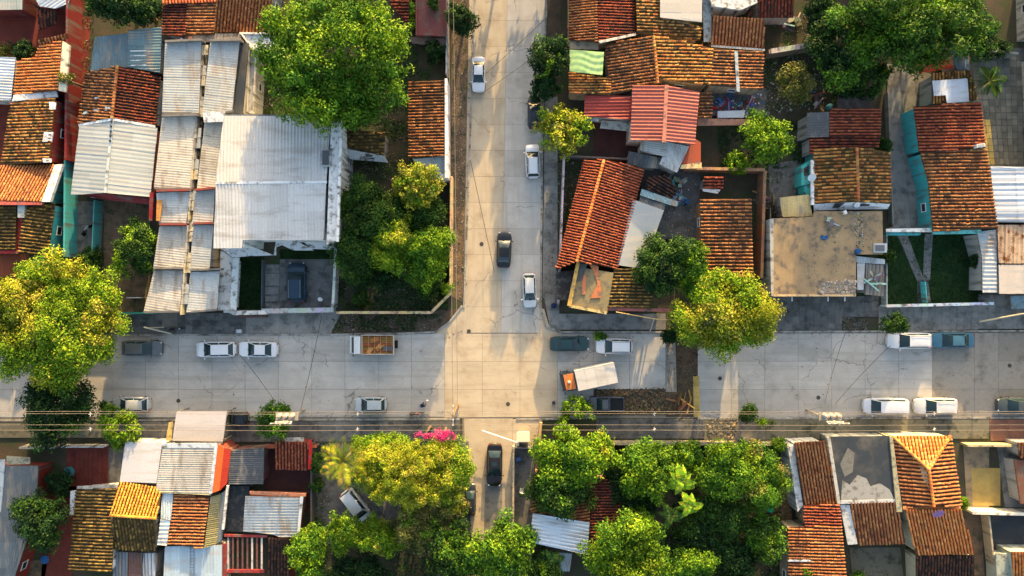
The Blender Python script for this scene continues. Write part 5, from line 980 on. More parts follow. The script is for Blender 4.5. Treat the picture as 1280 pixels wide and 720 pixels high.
h.strip('white_gable', '1018,255,3.0 1073,252.5,3.9 1113,255,3.0 1110,261,2.6 1018,263,2.6', .3, (.62, .62, .62)); h.strip('gable_window', '1044,254.5,3.5 1056,254,3.6 1048,260,3.1 1040,260,3.1', .02, (.02, .02, .02)); h.strip('gable_window', '1075,255,3.6 1088,255.5,3.5 1086,257.5,3.4 1075,257.5,3.4', .02, (.02, .02, .03)); h.strip('white_verge', '1014,200,3.2 1018,200,3.2 1018,256,3.2 1014,256,3.2', .3, (.6, .6, .6))
h = House('red tile roof adjoining the yellow brown tile house', 1060, 160, G_); h.roof('tile', '1037,137,3.4 1101,135,3.4 1100,169,3.4 1037,171,3.4', 'red', rib=180, pitch=.4, course=.6); h.roof('tile', '1012,172,3.2 1100,169,3.2 1098,184,3.1 1071,183,3.1 1012,192,3.1', 'dred', rib=180, pitch=.42, course=.6, wall=True); h.roof('old', '1009,141,3.5 1036,140,3.5 1036,171,3.4 1008,172,3.4', (.085, .09, .095), rib=0, pitch=.3); h.roof('slab', '1047,116,2.5 1092,116,2.5 1090,135,2.4 1047,137,2.4', (.07, .05, .045), wall=False)
h = House('dark turquoise and white side porch left of the yellow brown roof', 1008, 225, TQ, 'porch', 'porch', None); h.strip('porch_frame', '1002,208,2.3 1013,200,2.3 1013,230,2.3 1002,232,2.3', 2.2, (.06, .38, .36)); h.strip('opening', '1005,210,2.34 1011,207,2.34 1011,219,2.34 1005,220,2.34', .02, (.03, .03, .035)); h.strip('porch_frame', '1005,232,2.2 1014,231,2.2 1014,250,2.2 1006,240,2.2', 2.1, (.06, .38, .36))
h = House('yellow old sheet lean-to above the beige concrete roof', 994, 260, G_, 'shed', 'shed'); h.roof('old', '974,247,2.8 1011,243,2.8 1015,270,2.5 978,271,2.5', (.52, .40, .18), pitch=.2)
h = House('beige flat concrete roof with patchy stains and litter', 1035, 318, (.34, .3, .24)); h.roof('broof', '967,273,3.3 1016,271,3.3 1018,264,3.3 1103,264,3.3 1104,318,3.3 1070,318,3.3 1070,369,3.3 967,369,3.3'); h.strip('side_rim', '962,274,3.4 967,273,3.4 967,370,3.4 964,370,3.4', 3.3, (.33, .33, .31)); h.strip('front_rim', '967,368,3.45 1070,368,3.45 1070,370.5,3.45 967,370.5,3.45', .3, (.50, .36, .2))
for x in (990, 1035, 1056): h.box('drain_spout', x, 373, 2.9, (.12, .7, .1), 0, (.6, .6, .58))
scatter('roof_litter', '1005,266,3.3 1100,266,3.3 1100,316,3.3 1066,318,3.3 1068,364,3.3 1006,364,3.3', 420, .12, [(.16, .13, .10), (.09, .08, .07), (.3, .27, .22), (.3, .22, .14)], 3.3, clump=.45); scatter('roof_litter', '1066,266,3.3 1078,266,3.3 1080,318,3.3 1070,318,3.3', 150, .2, [(.05, .05, .05), (.3, .29, .26), (.25, .2, .1)], 3.3); scatter('roof_litter', '1030,352,3.3 1070,350,3.3 1070,368,3.3 1022,368,3.3', 500, .22, [(.42, .35, .27), (.3, .25, .2), (.2, .18, .16)], 3.3)
h = House('patched grey sheet lean-to beside the lawn', 1087, 345, G_, 'shed', 'shed'); h.roof('old', '1070,320,2.7 1106,324,2.7 1106,330,2.6 1070,328,2.6', (.36, .39, .40), pitch=.3); h.roof('flatmetal', '1071,329,2.55 1081,329,2.55 1080,362,2.4 1071,362,2.4', (.42, .43, .43), wall=False, posts=True); h.roof('old', '1082,330,2.5 1105,331,2.5 1104,370,2.3 1081,368,2.3', (.20, .19, .17), pitch=.45, amp=.09)
h = House('red tile house, upper roof, with turquoise wall by the alley', 1188, 160, TQ); h.roof('tile', '1142,133,3.4 1226,128,4.0 1232,185,4.0 1149,190,3.4', 'red', rib=180, pitch=.42, course=.6)
h = House('orange brown tile house, lower roof, above the lawn', 1200, 236, TQ); h.roof('tile', '1150,190,3.3 1233,186,3.9 1247,285,3.9 1166,290,3.3 1160,227,3.3', 'brown', rib=180, pitch=.45, course=.55); h.strip('turquoise_ledge', '1165,289,3.2 1227,287,3.2 1226,292,3.0 1166,293,3.0', .15, (.12, .45, .42)); h.strip('white_beam', '1108,286,2.7 1164,285,2.7 1166,290,2.7 1108,290,2.7', .2, (.62, .62, .60)); h.strip('turquoise_wall', '1108,290,2.4 1152,291,2.4 1150,294,2.4 1108,294,2.4', .8, TQ)
h = House('white sheet patch roof with broken tile fringe behind red tile house', 1190, 110, G_); h.roof('tile', '1165,92,3.2 1213,88,3.2 1222,125,3.2 1165,130,3.2', 'moss', rib=-90, course=.4, pitch=.4); h.roof('flatmetal', '1165,101,3.4 1209,98,3.4 1211,127,3.4 1183,129,3.4 1182,119,3.4 1167,120,3.4', (.50, .54, .60), wall=False)
h = House('small blue grey sheet roof at the tree edge above tile fringe', 1197, 68, G_); h.roof('old', '1184,54,3.0 1207,50,3.0 1210,88,2.8 1196,88,2.8', (.13, .17, .19), pitch=.3, rib=-85); h.strip('white_rim', '1204,50,3.1 1207,50,3.1 1211,86,2.9 1207,87,2.9', .1, (.4, .48, .5))
aw = House('bright red pointed cloth awning poking out under the tree', 1168, 85, W_, 'awning', 'awning', None); m = MB(); A = pts('1146,92,2.6 1168,76,3.6 1185,75,3.6 1192,85,2.7'); top = A[2].lerp(A[1], .5)+Vector((0, 0, .3)); m.face([A[0], A[3], top], (.5, .05, .02)); m.face([A[0], top, A[1]], (.5, .05, .02)); m.face([A[3], A[2], top], (.5, .05, .02)); m.face([A[1], top, A[2]], (.5, .05, .02)); m.build('cloth', M_['plain'], aw.e)
for q in (A[0], A[3]): m = MB(); m.tube([Vector((q.x, q.y, 0)), q], .04, 6, (.2, .2, .2)); m.build('pole', M_['plain'], aw.e)
h = House('bright white ribbed sheet roof at the right edge', 1262, 243, G_); h.roof('metal', '1238,208,3.3 1330,208,3.6 1330,279,3.6 1244,278,3.3', (.50, .52, .55), pitch=.62, amp=.06, rib=180); h = House('rust streaked beige ribbed roof at the right edge below white sheets', 1265, 305, G_); h.roof('rust', '1246,281,3.2 1330,281,3.2 1330,329,3.0 1248,329,3.0', (.42, .30, .20), pitch=.5, amp=.05, rib=-90); h = House('plain pale sheet roof at the right edge above the pavement', 1265, 348, G_); h.roof('flatmetal', '1248,331,3.0 1330,331,3.0 1330,367,2.9 1248,367,2.9', (.46, .40, .34)); h.strip('blue_board', '1263,370,2.2 1330,370,2.2 1330,386,1.8 1264,386,1.8', .05, (.14, .22, .26))
h = House('narrow pale metal strip roof on the right side of the lawn', 1233, 328, G_, 'shed', 'shed'); h.roof('old', '1221,290,2.9 1245,287,2.9 1246,366,2.7 1228,366,2.7 1227,320,2.8', (.40, .42, .43), pitch=.5, rib=0)
h = House('tall grey building with windows cut by the top right corner', 1280, 40, (.42, .40, .36)); h.roof('slab', '1296,-40,4 1390,-40,4 1390,40,4 1298,40,4', (.25, .26, .28), parapet=.4); h.roof('slab', '1296,66,3 1390,60,3 1390,200,3 1303,200,3', (.30, .29, .27), parapet=.3)
wall('white and turquoise garden wall between lawn and pavement', '1100,382 1232,379', 1.5, .25, (.55, .58, .57), cap=(.62, .64, .64)); wall('thin white gate post rail by the lawn steps', '1150,352 1152,378', 1.2, .1, (.1, .5, .5), name='garden_fence', cat='fence', group=None); wall('low garden wall on the left side of the lawn', '1102,292 1102,380', 1.3, .15, (.35, .36, .34))
wall('low grey wall on the left side of the alley', '1106,118 1112,284', .9, .18, (.20, .20, .19)); wall('stone wall along the right of the paved yard', '1213,66 1262,72', 1.6, .25, (.22, .22, .2))
# ================================================================ lower left block
h = House('dark grey weathered sheet roof at the left edge below the street', 20, 640, (.2, .03, .02)); h.roof('old', '-40,583,3.2 48,582,3.0 45,640,3.0 12,742,3.0 -40,742,3.2', (.11, .13, .14), pitch=.28, rib=-100, width=2.2); h.strip('pale_edge', '-2,575,3.3 6,574,3.3 5,600,3.2 1,640,3.2 -2,640,3.2', .1, (.42, .45, .46)); h.strip('orange_ledge', '8,570,3.0 37,572,3.0 37,580,3.0 8,581,3.0', .15, (.34, .30, .2))
wall('white stained wall by the red tiled patio', '36,556 80,556', 1.8, .25, (.40, .36, .28)); wall('thin white front wall of the red tiled patio', '84,556 136,556', 1.2, .2, (.5, .48, .45))
h = House('long dark yellow ribbed tile roof with white side wall', 117, 662, (.55, .56, .56)); h.roof('tile', '96,612,3.3 145,610,3.9 140,715,3.9 86,714,3.3', 'dmoss', pitch=.44, course=.8, rib=180); h.strip('white_side', '88,614,3.2 95,613,3.2 92,644,3.2 87,644,3.2', .2, (.42, .46, .5)); h.strip('pale_top', '96,608,3.6 150,606,3.6 150,611,3.6 96,611,3.6', .2, (.34, .33, .30))
h = House('bright yellow tile roof with a dark mossy lower slope', 168, 640, (.45, .4, .33)); h.roof('tile', '149,602,4.0 195,609,4.0 202,615,4.0 196,647,4.5 138,643,4.5', 'yellow', pitch=.40, rib=75); h.roof('tile', '139,645,4.5 195,648,4.5 194,689,3.4 140,686,3.4', 'dmoss', pitch=.42, rib=-90, ridge_='138,644,4.5 196,648,4.5', ridgepal='yellow')
h = House('patchwork of grey and red scrap sheets at the bottom edge', 168, 705, G_, 'shed', 'shed'); h.roof('old', '141,689,2.9 160,690,2.9 160,745,2.6 141,745,2.6', (.12, .15, .18), pitch=.4, amp=.08); h.roof('rust', '161,690,2.8 178,691,2.8 178,745,2.5 161,745,2.5', (.17, .09, .08), pitch=.4, amp=.08); h.roof('old', '179,691,2.9 195,691,2.9 195,745,2.6 179,745,2.6', (.40, .42, .44), pitch=.4, amp=.08)
h = House('clean white sheet roof left of the corrugated beige roof', 180, 578, (.5, .48, .45)); h.roof('flatmetal', '157,552,3.8 203,554,3.8 196,604,4.0 150,602,4.0', (.44, .43, .44), width=2.4, maxlen=5)
h = House('beige corrugated roof with blue top flashing', 232, 587, (.5, .48, .44)); h.roof('old', '204,560,4.0 270,560,4.2 263,617,4.2 195,614,4.0', (.42, .39, .34), pitch=.26, amp=.02, rib=180, width=5.7, maxlen=3.3); h.strip('flashing', '202,554,4.1 271,554,4.3 270,560,4.3 203,560,4.1', .1, (.40, .45, .50)); h.strip('side_flashing', '268,557,4.35 272,556,4.35 265,617,4.3 261,617,4.3', .1, (.45, .5, .54)); h.strip('sandy_eave', '195,613,4.05 263,617,4.25 263,619,4.25 195,616,4.05', .15, (.5, .42, .22))
h = House('white awning sheet over the pavement by the street', 250, 533, G_, 'awning_roof', 'awning', None); h.roof('flatmetal', '221,514,3.0 284,514,3.0 279,552,3.1 216,551,3.1', (.44, .40, .385), wall=False, posts=True, width=7, maxlen=2); h.strip('yellow_board', '211,528,2.4 216,527,2.4 214,551,2.4 207,551,2.4', .1, (.50, .36, .12))
h = House('orange and red folded sheet roof strip, brightest in the block', 276, 583, (.2, .05, .03)); h.roof('cflat', '271,554,4.2 280,560,3.9 274,613,3.9 265,616,4.2', (.58, .10, .02), width=3); h.roof('cflat', '280,560,3.9 288,561,3.2 283,604,3.2 274,613,3.9', (.45, .04, .02), width=3)
h = House('brown orange ribbed tile roof between pale sheet strips', 235, 650, (.45, .4, .3)); h.roof('tile', '219,617,3.7 262,621,3.9 254,685,3.9 210,681,3.7', 'orange', pitch=.42, rib=180, course=.9); h.roof('old', '203,616,3.8 217,617,3.8 214,650,3.8 201,648,3.8', (.35, .42, .45), pitch=.3); h.roof('old', '201,649,3.8 213,650,3.8 209,682,3.7 197,681,3.7', (.55, .55, .52), pitch=.5, rib=180); h.roof('old', '263,621,3.8 278,617,3.0 270,680,3.0 255,685,3.8', (.26, .22, .09), pitch=.25, rib=0); h.strip('white_rim', '283,607,3.4 286,607,3.4 280,662,3.4 277,662,3.4', .2, (.55, .54, .52)); h.strip('grey_rim', '276,617,3.2 283,612,3.2 277,676,3.0 270,680,3.0', .2, (.14, .16, .17))
h = House('pale blue ribbed metal roof with a ladder on it, bottom edge', 240, 705, G_); h.roof('metal', '206,683,3.3 278,681,3.3 278,750,3.1 204,750,3.1', (.36, .44, .48), pitch=.36, rib=-90)
ladder('dark blue ladder lying on the pale blue metal roof', 240, 684, 735, 3.45, 3.35)
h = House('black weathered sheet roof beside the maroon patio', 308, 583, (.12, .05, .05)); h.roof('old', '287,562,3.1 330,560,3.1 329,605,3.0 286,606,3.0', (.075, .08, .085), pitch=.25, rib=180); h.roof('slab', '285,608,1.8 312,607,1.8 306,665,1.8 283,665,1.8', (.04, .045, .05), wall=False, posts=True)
h = House('small red tile porch roof with red edge on the pavement side', 365, 570, RD, 'porch', 'porch', None); h.roof('tile', '344,552,3.0 386,553,3.0 384,587,2.6 344,586,2.6', 'red', pitch=.42, course=.35); h.strip('red_edge', '386,551,3.1 390,551,3.1 389,586,2.8 385,587,2.8', .12, (.42, .02, .02)); h.strip('grey_slab', '356,547,2.4 380,547,2.4 380,552,2.4 356,552,2.4', .1, (.45, .46, .47))
h = House('white grey sheet roof with pale frame near the maroon patio', 340, 645, (.28, .1, .06)); h.roof('old', '307,620,3.3 378,622,3.3 372,671,3.0 350,671,3.0 338,667,3.0 304,664,3.0', (.36, .39, .40), pitch=.35, amp=.02, rib=180, width=4.6, maxlen=4); h.strip('white_frame', '375,621,3.45 379,621,3.45 374,672,3.1 371,672,3.1', .1, (.58, .6, .6)); h.strip('orange_ledge', '312,614,3.2 382,617,3.2 382,620.5,3.2 312,618,3.2', .2, (.45, .18, .10))
h = House('open maroon frame roof with pale slats at the bottom edge', 307, 695, (.15, .03, .03), 'pergola', 'pergola', None)
for x in range(284, 332, 6): h.strip('slat', f'{x},672,2.8 {x+2.2},672,2.8 {x+2.2},712,2.8 {x},712,2.8', .06, (.12, .05, .045) if x not in (284, 314, 326) else (.42, .38, .36))
h.strip('frame_beam', '280,668,2.9 334,669,2.9 334,672,2.9 280,671,2.9', .15, (.24, .03, .03)); h.strip('frame_beam', '284,712,2.9 330,712,2.9 330,716,2.9 284,716,2.9', .15, (.24, .03, .03)); h.strip('frame_beam', '278,680,3.0 283,680,3.0 283,745,3.0 279,745,3.0', .15, (.2, .03, .03))
h = House('black ribbed tile roof beside the pergola at the bottom', 350, 695, RD); h.roof('tile', '335,672,3.2 366,674,3.2 359,745,2.8 334,745,2.8', 'black', pitch=.42, rib=-92)
wall('dark wall along the yard with the palm tree', '394,552 394,700', 1.8, .2, (.10, .09, .08)); wall('dark red front wall beside the tile porch', '332,556 400,555', 1.4, .2, (.15, .05, .04), cap=(.4, .12, .05))
# ================================================================ lower right block
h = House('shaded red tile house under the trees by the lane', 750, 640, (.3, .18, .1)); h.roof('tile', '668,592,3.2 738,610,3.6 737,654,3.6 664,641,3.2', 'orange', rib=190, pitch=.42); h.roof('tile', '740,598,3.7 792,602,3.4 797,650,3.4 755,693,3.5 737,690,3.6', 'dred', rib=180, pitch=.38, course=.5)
h = House('white ribbed metal roof on the shaded red tile house', 700, 668, (.35, .33, .3)); h.roof('metal', '666,641,3.9 737,653,4.0 734,693,4.0 662,678,3.9', (.50, .55, .60), pitch=.42, amp=.06, rib=170, width=4, maxlen=4)
h = House('small blue grey sheet lean-to below the white ribbed roof', 700, 700, G_, 'shed', 'shed'); h.roof('old', '680,688,2.6 715,692,2.6 712,714,2.3 684,712,2.3', (.30, .36, .40), rib=-80)
wall('low concrete wall along the right side of the south lane', '642,556 641,720', 1.2, .22, (.40, .34, .25)); wall('dark gate wall beside the lane under the leafy tree', '644,556 668,557', 1.8, .12, (.12, .12, .12)); wall('stained front wall with rubble before the leafy plot', '740,551 975,552', 1.5, .25, (.26, .22, .15), cap=(.3, .27, .2)); wall('broken earth retaining wall left of the leafy corner', '676,527 672,557', 1.0, .3, (.38, .24, .12))
h = House('tall ribbed tile roof with upright ribs, first from the orange soil', 1018, 590, (.42, .43, .42)); h.roof('tile', '993,553,3.7 1031,551,3.7 1048,628,3.1 1005,630,3.1', 'orange', pitch=.40, rib=-79, course=.5); h.strip('side_wall_top', '985,560,3.0 992,556,3.0 1004,632,3.0 997,640,3.0', 2.9, (.42, .44, .46))
h = House('red tile roof with level ribs running to the bottom edge', 1022, 680, (.34, .3, .22)); h.roof('tile', '1004,632,3.3 1049,630,3.8 1052,657,3.8 1006,659,3.3', 'red', rib=180, pitch=.40, course=.8); h.roof('tile', '985,659,3.2 1052,657,3.8 1060,750,3.8 985,750,3.2', 'orange', rib=180, pitch=.42, course=.8); h.strip('white_board', '985,700,3.5 1014,700,3.6 1014,702,3.6 985,702,3.5', .08, (.6, .58, .58))
h = House('flat concrete roof stained black with a pale lower corner', 1080, 590, (.30, .30, .27)); h.roof('croof', '1037,546,3.3 1113,545,3.3 1121,628,3.3 1050,630,3.3'); h.strip('side_rim', '1034,547,3.5 1038,547,3.5 1051,630,3.5 1047,630,3.5', .5, (.35, .35, .32)); h.strip('side_rim', '1112,546,3.5 1116,546,3.5 1128,640,3.5 1121,640,3.5', 3.3, (.30, .28, .18)); h.strip('pale_patch', '1053,600,3.32 1062,606,3.32 1072,594,3.32 1083,598,3.32 1088,608,3.32 1100,604,3.32 1112,612,3.32 1119,626,3.32 1051,628,3.32', .02, (.24, .24, .23)); h.strip('pale_patch', '1060,560,3.32 1068,566,3.32 1066,590,3.32 1056,596,3.32 1050,580,3.32', .02, (.13, .13, .12)); h.strip('pale_slab', '1050,626,3.37 1121,624,3.37 1121,628,3.37 1050,630,3.37', .05, (.38, .40, .42)); h.strip('pale_slab', '1050,631,3.2 1062,631,3.2 1072,680,3.0 1060,681,3.0', .2, (.42, .44, .45))
h = House('small tile roof with upright ribs below the stained flat roof', 1097, 653, (.3, .3, .27)); h.roof('tile', '1062,628,3.3 1122,627,3.3 1132,679,2.9 1073,681,2.9', 'orange', pitch=.42, rib=-80, course=.6)
h = House('bright orange hip roof with thick ridges beside the pavement', 1160, 590, (.45, .42, .3)); h.roof('tile', '1115,545,3.2 1188,545,3.2 1161,587,4.4', 'bright', pitch=.44, rib=90, course=.9, ridge_='1115,545,3.3 1161,587,4.5'); h.roof('tile', '1115,545,3.2 1161,587,4.4 1167,633,4.4 1129,635,3.2', 'orange', pitch=.5, rib=180, course=1.2, ridge_='1188,545,3.3 1161,587,4.5', ridgepal='bright'); h.roof('tile', '1188,545,3.2 1201,633,3.2 1167,633,4.4 1161,587,4.4', 'orange', pitch=.5, rib=0, course=1.2, ridge_='1161,587,4.5 1167,633,4.5', ridgepal='bright')
h.strip('side_gutter', '1112,550,3.1 1115,549,3.1 1130,635,3.1 1127,636,3.1', .12, (.45, .50, .56)); h.strip('eave_tiles', '1129,634,3.5 1201,633,3.5 1201,636,3.5 1129,637,3.5', .12, (.5, .2, .07))
h = House('bright orange tile slope below the hip roof with dark lower half', 1180, 670, (.4, .36, .25)); h.roof('tile', '1131,637,3.7 1201,636,3.7 1219,692,3.0 1145,693,3.0', 'bright', pitch=.40, rib=-75, course=.6); h.roof('tile', '1145,695,2.9 1218,694,2.9 1218,750,2.5 1145,750,2.5', 'black', pitch=.40, rib=-90)
dish('flat purple dish standing at the foot of the hip roof', 1169, 639, 4.0, .66, (.26, .13, .27))
wall('white topped wall crossing the yards at the right', '1203,635 1320,638', 1.9, .25, (.5, .47, .4), cap=(.65, .6, .52)); wall('yellow stained front wall of the right yards', '1200,554 1320,554', 1.5, .25, (.50, .40, .2)); wall('low wall between dark yard and passage', '1226,640 1236,730', 1.6, .2, (.33, .28, .2))
h = House('small orange tile roof at the lower right corner', 1275, 705, (.3, .34, .3)); h.roof('tile', '1264,690,3.2 1330,690,3.2 1330,750,2.8 1270,750,2.8', 'bright', pitch=.4, rib=-85); h.roof('slab', '1245,692,2.2 1262,692,2.2 1268,745,2.2 1247,745,2.2', (.28, .31, .27))
h = House('dark brick and orange roof at the right edge by the walk', 1280, 595, G_); h.roof('tile', '1272,553,2.8 1330,553,2.8 1330,572,2.6 1274,572,2.6', 'orange', rib=-90); h.roof('slab', '1268,575,2.4 1330,575,2.4 1330,630,2.4 1276,630,2.4', (.14, .06, .04), wall=True)
# houses just beyond the frame to the north and around, seen when stepping aside; northern ones also added to cast shade
for i, (x, y, w_, d_) in enumerate([(420, -110, 70, 60), (500, -120, 60, 60), (740, -120, 60, 60), (840, -110, 80, 60), (950, -110, 70, 60), (1100, -120, 90, 60), (-110, 200, 80, 80), (-110, 90, 80, 70), (-110, 620, 80, 90), (1400, 130, 80, 80), (1400, 290, 80, 80), (1400, 640, 90, 90), (200, 800, 80, 60), (330, 800, 80, 60), (1030, 810, 90, 60), (1180, 810, 90, 60), (800, 810, 90, 60)]):
    h = House('unseen tile roofed house beyond the edge of the picture', x, y, (.45, .42, .36), group='houses beyond the picture')
    pal = ['orange', 'red', 'brown', 'moss'][i % 4]; h.roof('tile', f'{x-w_/2},{y-d_/2},3.2 {x},{y-d_/2},4.3 {x},{y+d_/2},4.3 {x-w_/2},{y+d_/2},3.2', pal, pitch=.6, course=.9); h.roof('tile', f'{x},{y-d_/2},4.3 {x+w_/2},{y-d_/2},3.2 {x+w_/2},{y+d_/2},3.2 {x},{y+d_/2},4.3', pal, pitch=.6, course=.9)
# ================================================================ TREES
tree('huge spreading bright green tree above the white house', 415, 72, 98, 13, 'mid', rypx=94, base=5, leaf=.34, irr=.07, sub=('lime', .45))
tree('dark lower tree crown behind the white metal roof', 425, 128, 55, 6.5, 'dark', rypx=38, base=2, leaf=.32, sub=('deep', .4))
tree('giant yellow green street tree at the left edge', 66, 402, 93, 9.0, 'gold', rypx=88, base=3.0, leaf=.27, irr=.05, dens=1.1, sub=('lime', .55), trunk=.3)
tree('dark crown for the shaded lower part of the giant tree', 68, 512, 44, 7.0, 'dark', rypx=52, base=2, leaf=.3, sub=('deep', .35))  # dark leaf colour stands in for shade below the giant crown
tree('small yellow green tree beside the half hidden silver car', 150, 532, 27, 5.0, 'lime', rypx=30, leaf=.26, gap=.4, base=2)
shrub('dark green leafy shrub left of the half hidden silver car', 133, 509, 10, 3.0, 'deep', gap=.3); tree('dense green tree in the dirt yard with lit top', 168, 310, 33, 5.0, 'deep', rypx=36, leaf=.26, sub=('lime', .35)); shrub('low shrub beside the courtyard wall', 112, 322, 16, 2.4, 'deep'); tree('dark tree among roofs at the lower left', 48, 652, 36, 6.5, 'dark', leaf=.28, sub=('deep', .3)); shrub('dark bush on the shaded patio edge', 75, 605, 18, 3.0, 'dark')
tree('dark wide tree at the top left beyond the blue roofs', 150, 4, 48, 6, 'dark', rypx=26, leaf=.3, sub=('deep', .3)); tree('very dark tree at the top left behind the sheds', 178, 12, 22, 5, 'dark'); shrub('small dark bush beside the orange tile roof', 30, 64, 15, 2.6, 'dark'); shrub('yellow flowering plant at the left edge', 5, 64, 9, 2.4, 'olive'); shrub('straggly yellow leaved vine across the cream coping', 82, 98, 13, 4.4, 'olive', gap=.5, rypx=8, base=3.2)
tree('round tree with yellow lit leaves in the leafy plot', 520, 232, 30, 6.8, 'yflower', rypx=30, base=2.5, leaf=.30, sub=('lime', .3)); tree('dark lower half tree under the yellow topped tree', 520, 264, 33, 4.8, 'deep', leaf=.26, base=1); tree('dark fir green tree by the white wall', 456, 265, 42, 6.5, 'deep', rypx=42, leaf=.26, sub=('deep', .3)); tree('dark green tree at the foot of the white wall', 446, 308, 34, 5.6, 'deep', rypx=46, leaf=.24); tree('olive tree with sunlit yellow crown in the leafy plot centre', 486, 300, 32, 6.2, 'lime', rypx=38, leaf=.24, sub=('gold', .4)); tree('bright round tree in the leafy plot near the street', 533, 310, 33, 5.4, 'mid', rypx=30, leaf=.26, sub=('lime', .6)); tree('bright low tree at the right corner of the plot', 532, 335, 29, 4.8, 'mid', leaf=.26, sub=('lime', .6))
shrub('round bright bush below the olive tree', 510, 322, 13, 4.2, 'lime'); shrub('small lime shrub at the bottom of the leafy plot', 475, 331, 9, 3.6, 'lime'); shrub('dark shrub row in the shade of the plot', 465, 345, 34, 2.6, 'dark', rypx=16); shrub('lime shrub at the bend of the ochre wall', 560, 361, 9, 3.0, 'lime', gap=.2); shrub('dark green bush left of the wall bend', 535, 358, 18, 2.8, 'deep'); shrub('weedy green plant behind the verge', 452, 374, 12, 1.4, 'deep', gap=.4); shrub('grey leafless looking bush beside the yellow topped tree', 535, 281, 9, 2.0, 'olive', gap=.4)
tree('dark round street tree at the top of the north street', 577, 24, 21, 5.5, 'dark', leaf=.26, base=1.5, sub=('deep', .3)); shrub('green bush in the shaded yard right of the huge tree', 545, 65, 15, 3.0, 'dark'); shrub('small green bush on the maroon terrace', 542, 5, 8, 3.6, 'deep', base=2.6); shrub('thin yellow green vine beside the maroon terrace', 515, 22, 4, 3.6, 'lime', rypx=20, base=1)
tree('dark street tree with a lit corner, right of the north street', 684, 74, 27, 6.5, 'dark', rypx=32, leaf=.28, base=1.5, sub=('lime', .28)); tree('dark lower street tree beside the dark parked car', 680, 110, 20, 4.5, 'dark', rypx=18); tree('small bright yellow green tree in front of the tile house', 704, 161, 37, 5.0, 'gold', rypx=33, base=2.2, leaf=.34, gap=.35, sub=('lime', .5), dens=.9)
tree('dark green tree over the court beside the tile roof', 830, 330, 38, 6.5, 'dark', rypx=42, leaf=.27, sub=('deep', .4)); tree('bright green upright tree between the round tree and the court', 862, 335, 24, 6.0, 'mid', rypx=40, leaf=.26, sub=('lime', .5)); tree('big golden green street tree beside the broken road', 908, 392, 63, 8.2, 'gold', rypx=62, base=3, leaf=.27, irr=.08, sub=('lime', .5), trunk=.25, bare=8)
tree('lit green tree in the back yard right of the salmon roof', 958, 172, 34, 6.0, 'mid', rypx=32, leaf=.30, sub=('lime', .5)); shrub('yellow green shrub at the corner of the clay wall', 922, 205, 16, 3.2, 'lime', leaf=.3); tree('dull olive tree in the dark back yard', 995, 104, 24, 4.8, 'olive', rypx=28, leaf=.24, dens=.8, gap=.2)
tree('enormous dark green tree at the top right', 1145, 22, 92, 12.5, 'mid', rypx=66, base=2.5, leaf=.34, irr=.15, sub=('deep', .6)); tree('dark tree left of the enormous tree', 1055, 60, 42, 7, 'dark', rypx=55, leaf=.3, sub=('mid', .3)); tree('sparse lit small tree above the red tile porch', 1090, 100, 22, 5.0, 'deep', rypx=24, leaf=.3, gap=.4, sub=('lime', .3)); tree('dark tree reaching right over the paved yard', 1225, 50, 26, 6.0, 'dark', rypx=28, sub=('deep', .3)); shrub('dark shrub at the back of the junk court', 1060, 118, 24, 3.2, 'dark', rypx=12); shrub('small bush beside the alley wall', 1106, 180, 10, 2.6, 'deep'); tree('dark shrubby tree at the top between yards', 1030, 22, 26, 5, 'dark', rypx=36)
palm('dark feathery palm in the paved yard', 1237, 102, 4.5, 2.6, 15, 'deep'); shrub('potted dark shrub by the stone wall of the paved yard', 1252, 62, 12, 2.0, 'dark'); shrub('small round bush at the lawn edge', 1110, 322, 9, 2.4, 'deep'); shrub('dark bush in the right corner of the lawn', 1218, 325, 10, 2.2, 'dark'); tree('small dark street tree over the white suv', 1118, 405, 20, 4.2, 'deep', rypx=15, leaf=.26, gap=.25, base=2)
shrub('tiny weed clump on the kerb beside the teal sedan', 750, 420, 10, 1.6, 'mid', gap=.3, rypx=6); shrub('dark weeds at the head of the drain', 838, 420, 12, 1.6, 'dark', gap=.3); shrub('thin bright plant climbing by the grey pickup', 722, 510, 22, 3.6, 'lime', gap=.65, rypx=16, leaf=.3); shrub('leaning weed at the road end behind the pickup', 706, 520, 9, 2.2, 'lime', gap=.5); shrub('dark roadside bush above the stained wall', 936, 518, 12, 3.2, 'deep', gap=.2); shrub('pale lime low bush on the pavement', 956, 529, 10, 1.6, 'lime', gap=.2, rypx=6); tree('small green tree by the transformer pole on the left', 341, 524, 24, 5.2, 'mid', rypx=27, leaf=.24, gap=.25, base=2, sub=('deep', .5))
shrub('green bush by the dark wall of the palm yard', 396, 578, 9, 3.4, 'deep', rypx=14); shrub('low green bush beside the yard wall', 397, 606, 10, 2.6, 'deep'); shrub('dark bush at the foot of the yard wall', 396, 660, 12, 2.4, 'dark')
tree('wide golden tree at the corner, left part', 480, 584, 44, 6.4, 'gold', rypx=38, base=2, leaf=.24, irr=.15, sub=('lime', .35)); tree('wide golden green tree at the corner, centre part', 512, 594, 56, 7.2, 'gold', rypx=48, base=2, leaf=.19, clump=.5, irr=.15, sub=('gold', .5)); tree('golden tree hanging over the south lane', 563, 592, 32, 6.6, 'gold', rypx=48, base=2, leaf=.22, sub=('lime', .4)); tree('leafy hedge tree along the pavement with pale tips', 480, 558, 42, 4.2, 'lime', rypx=18, base=.5, leaf=.24, gap=.15)
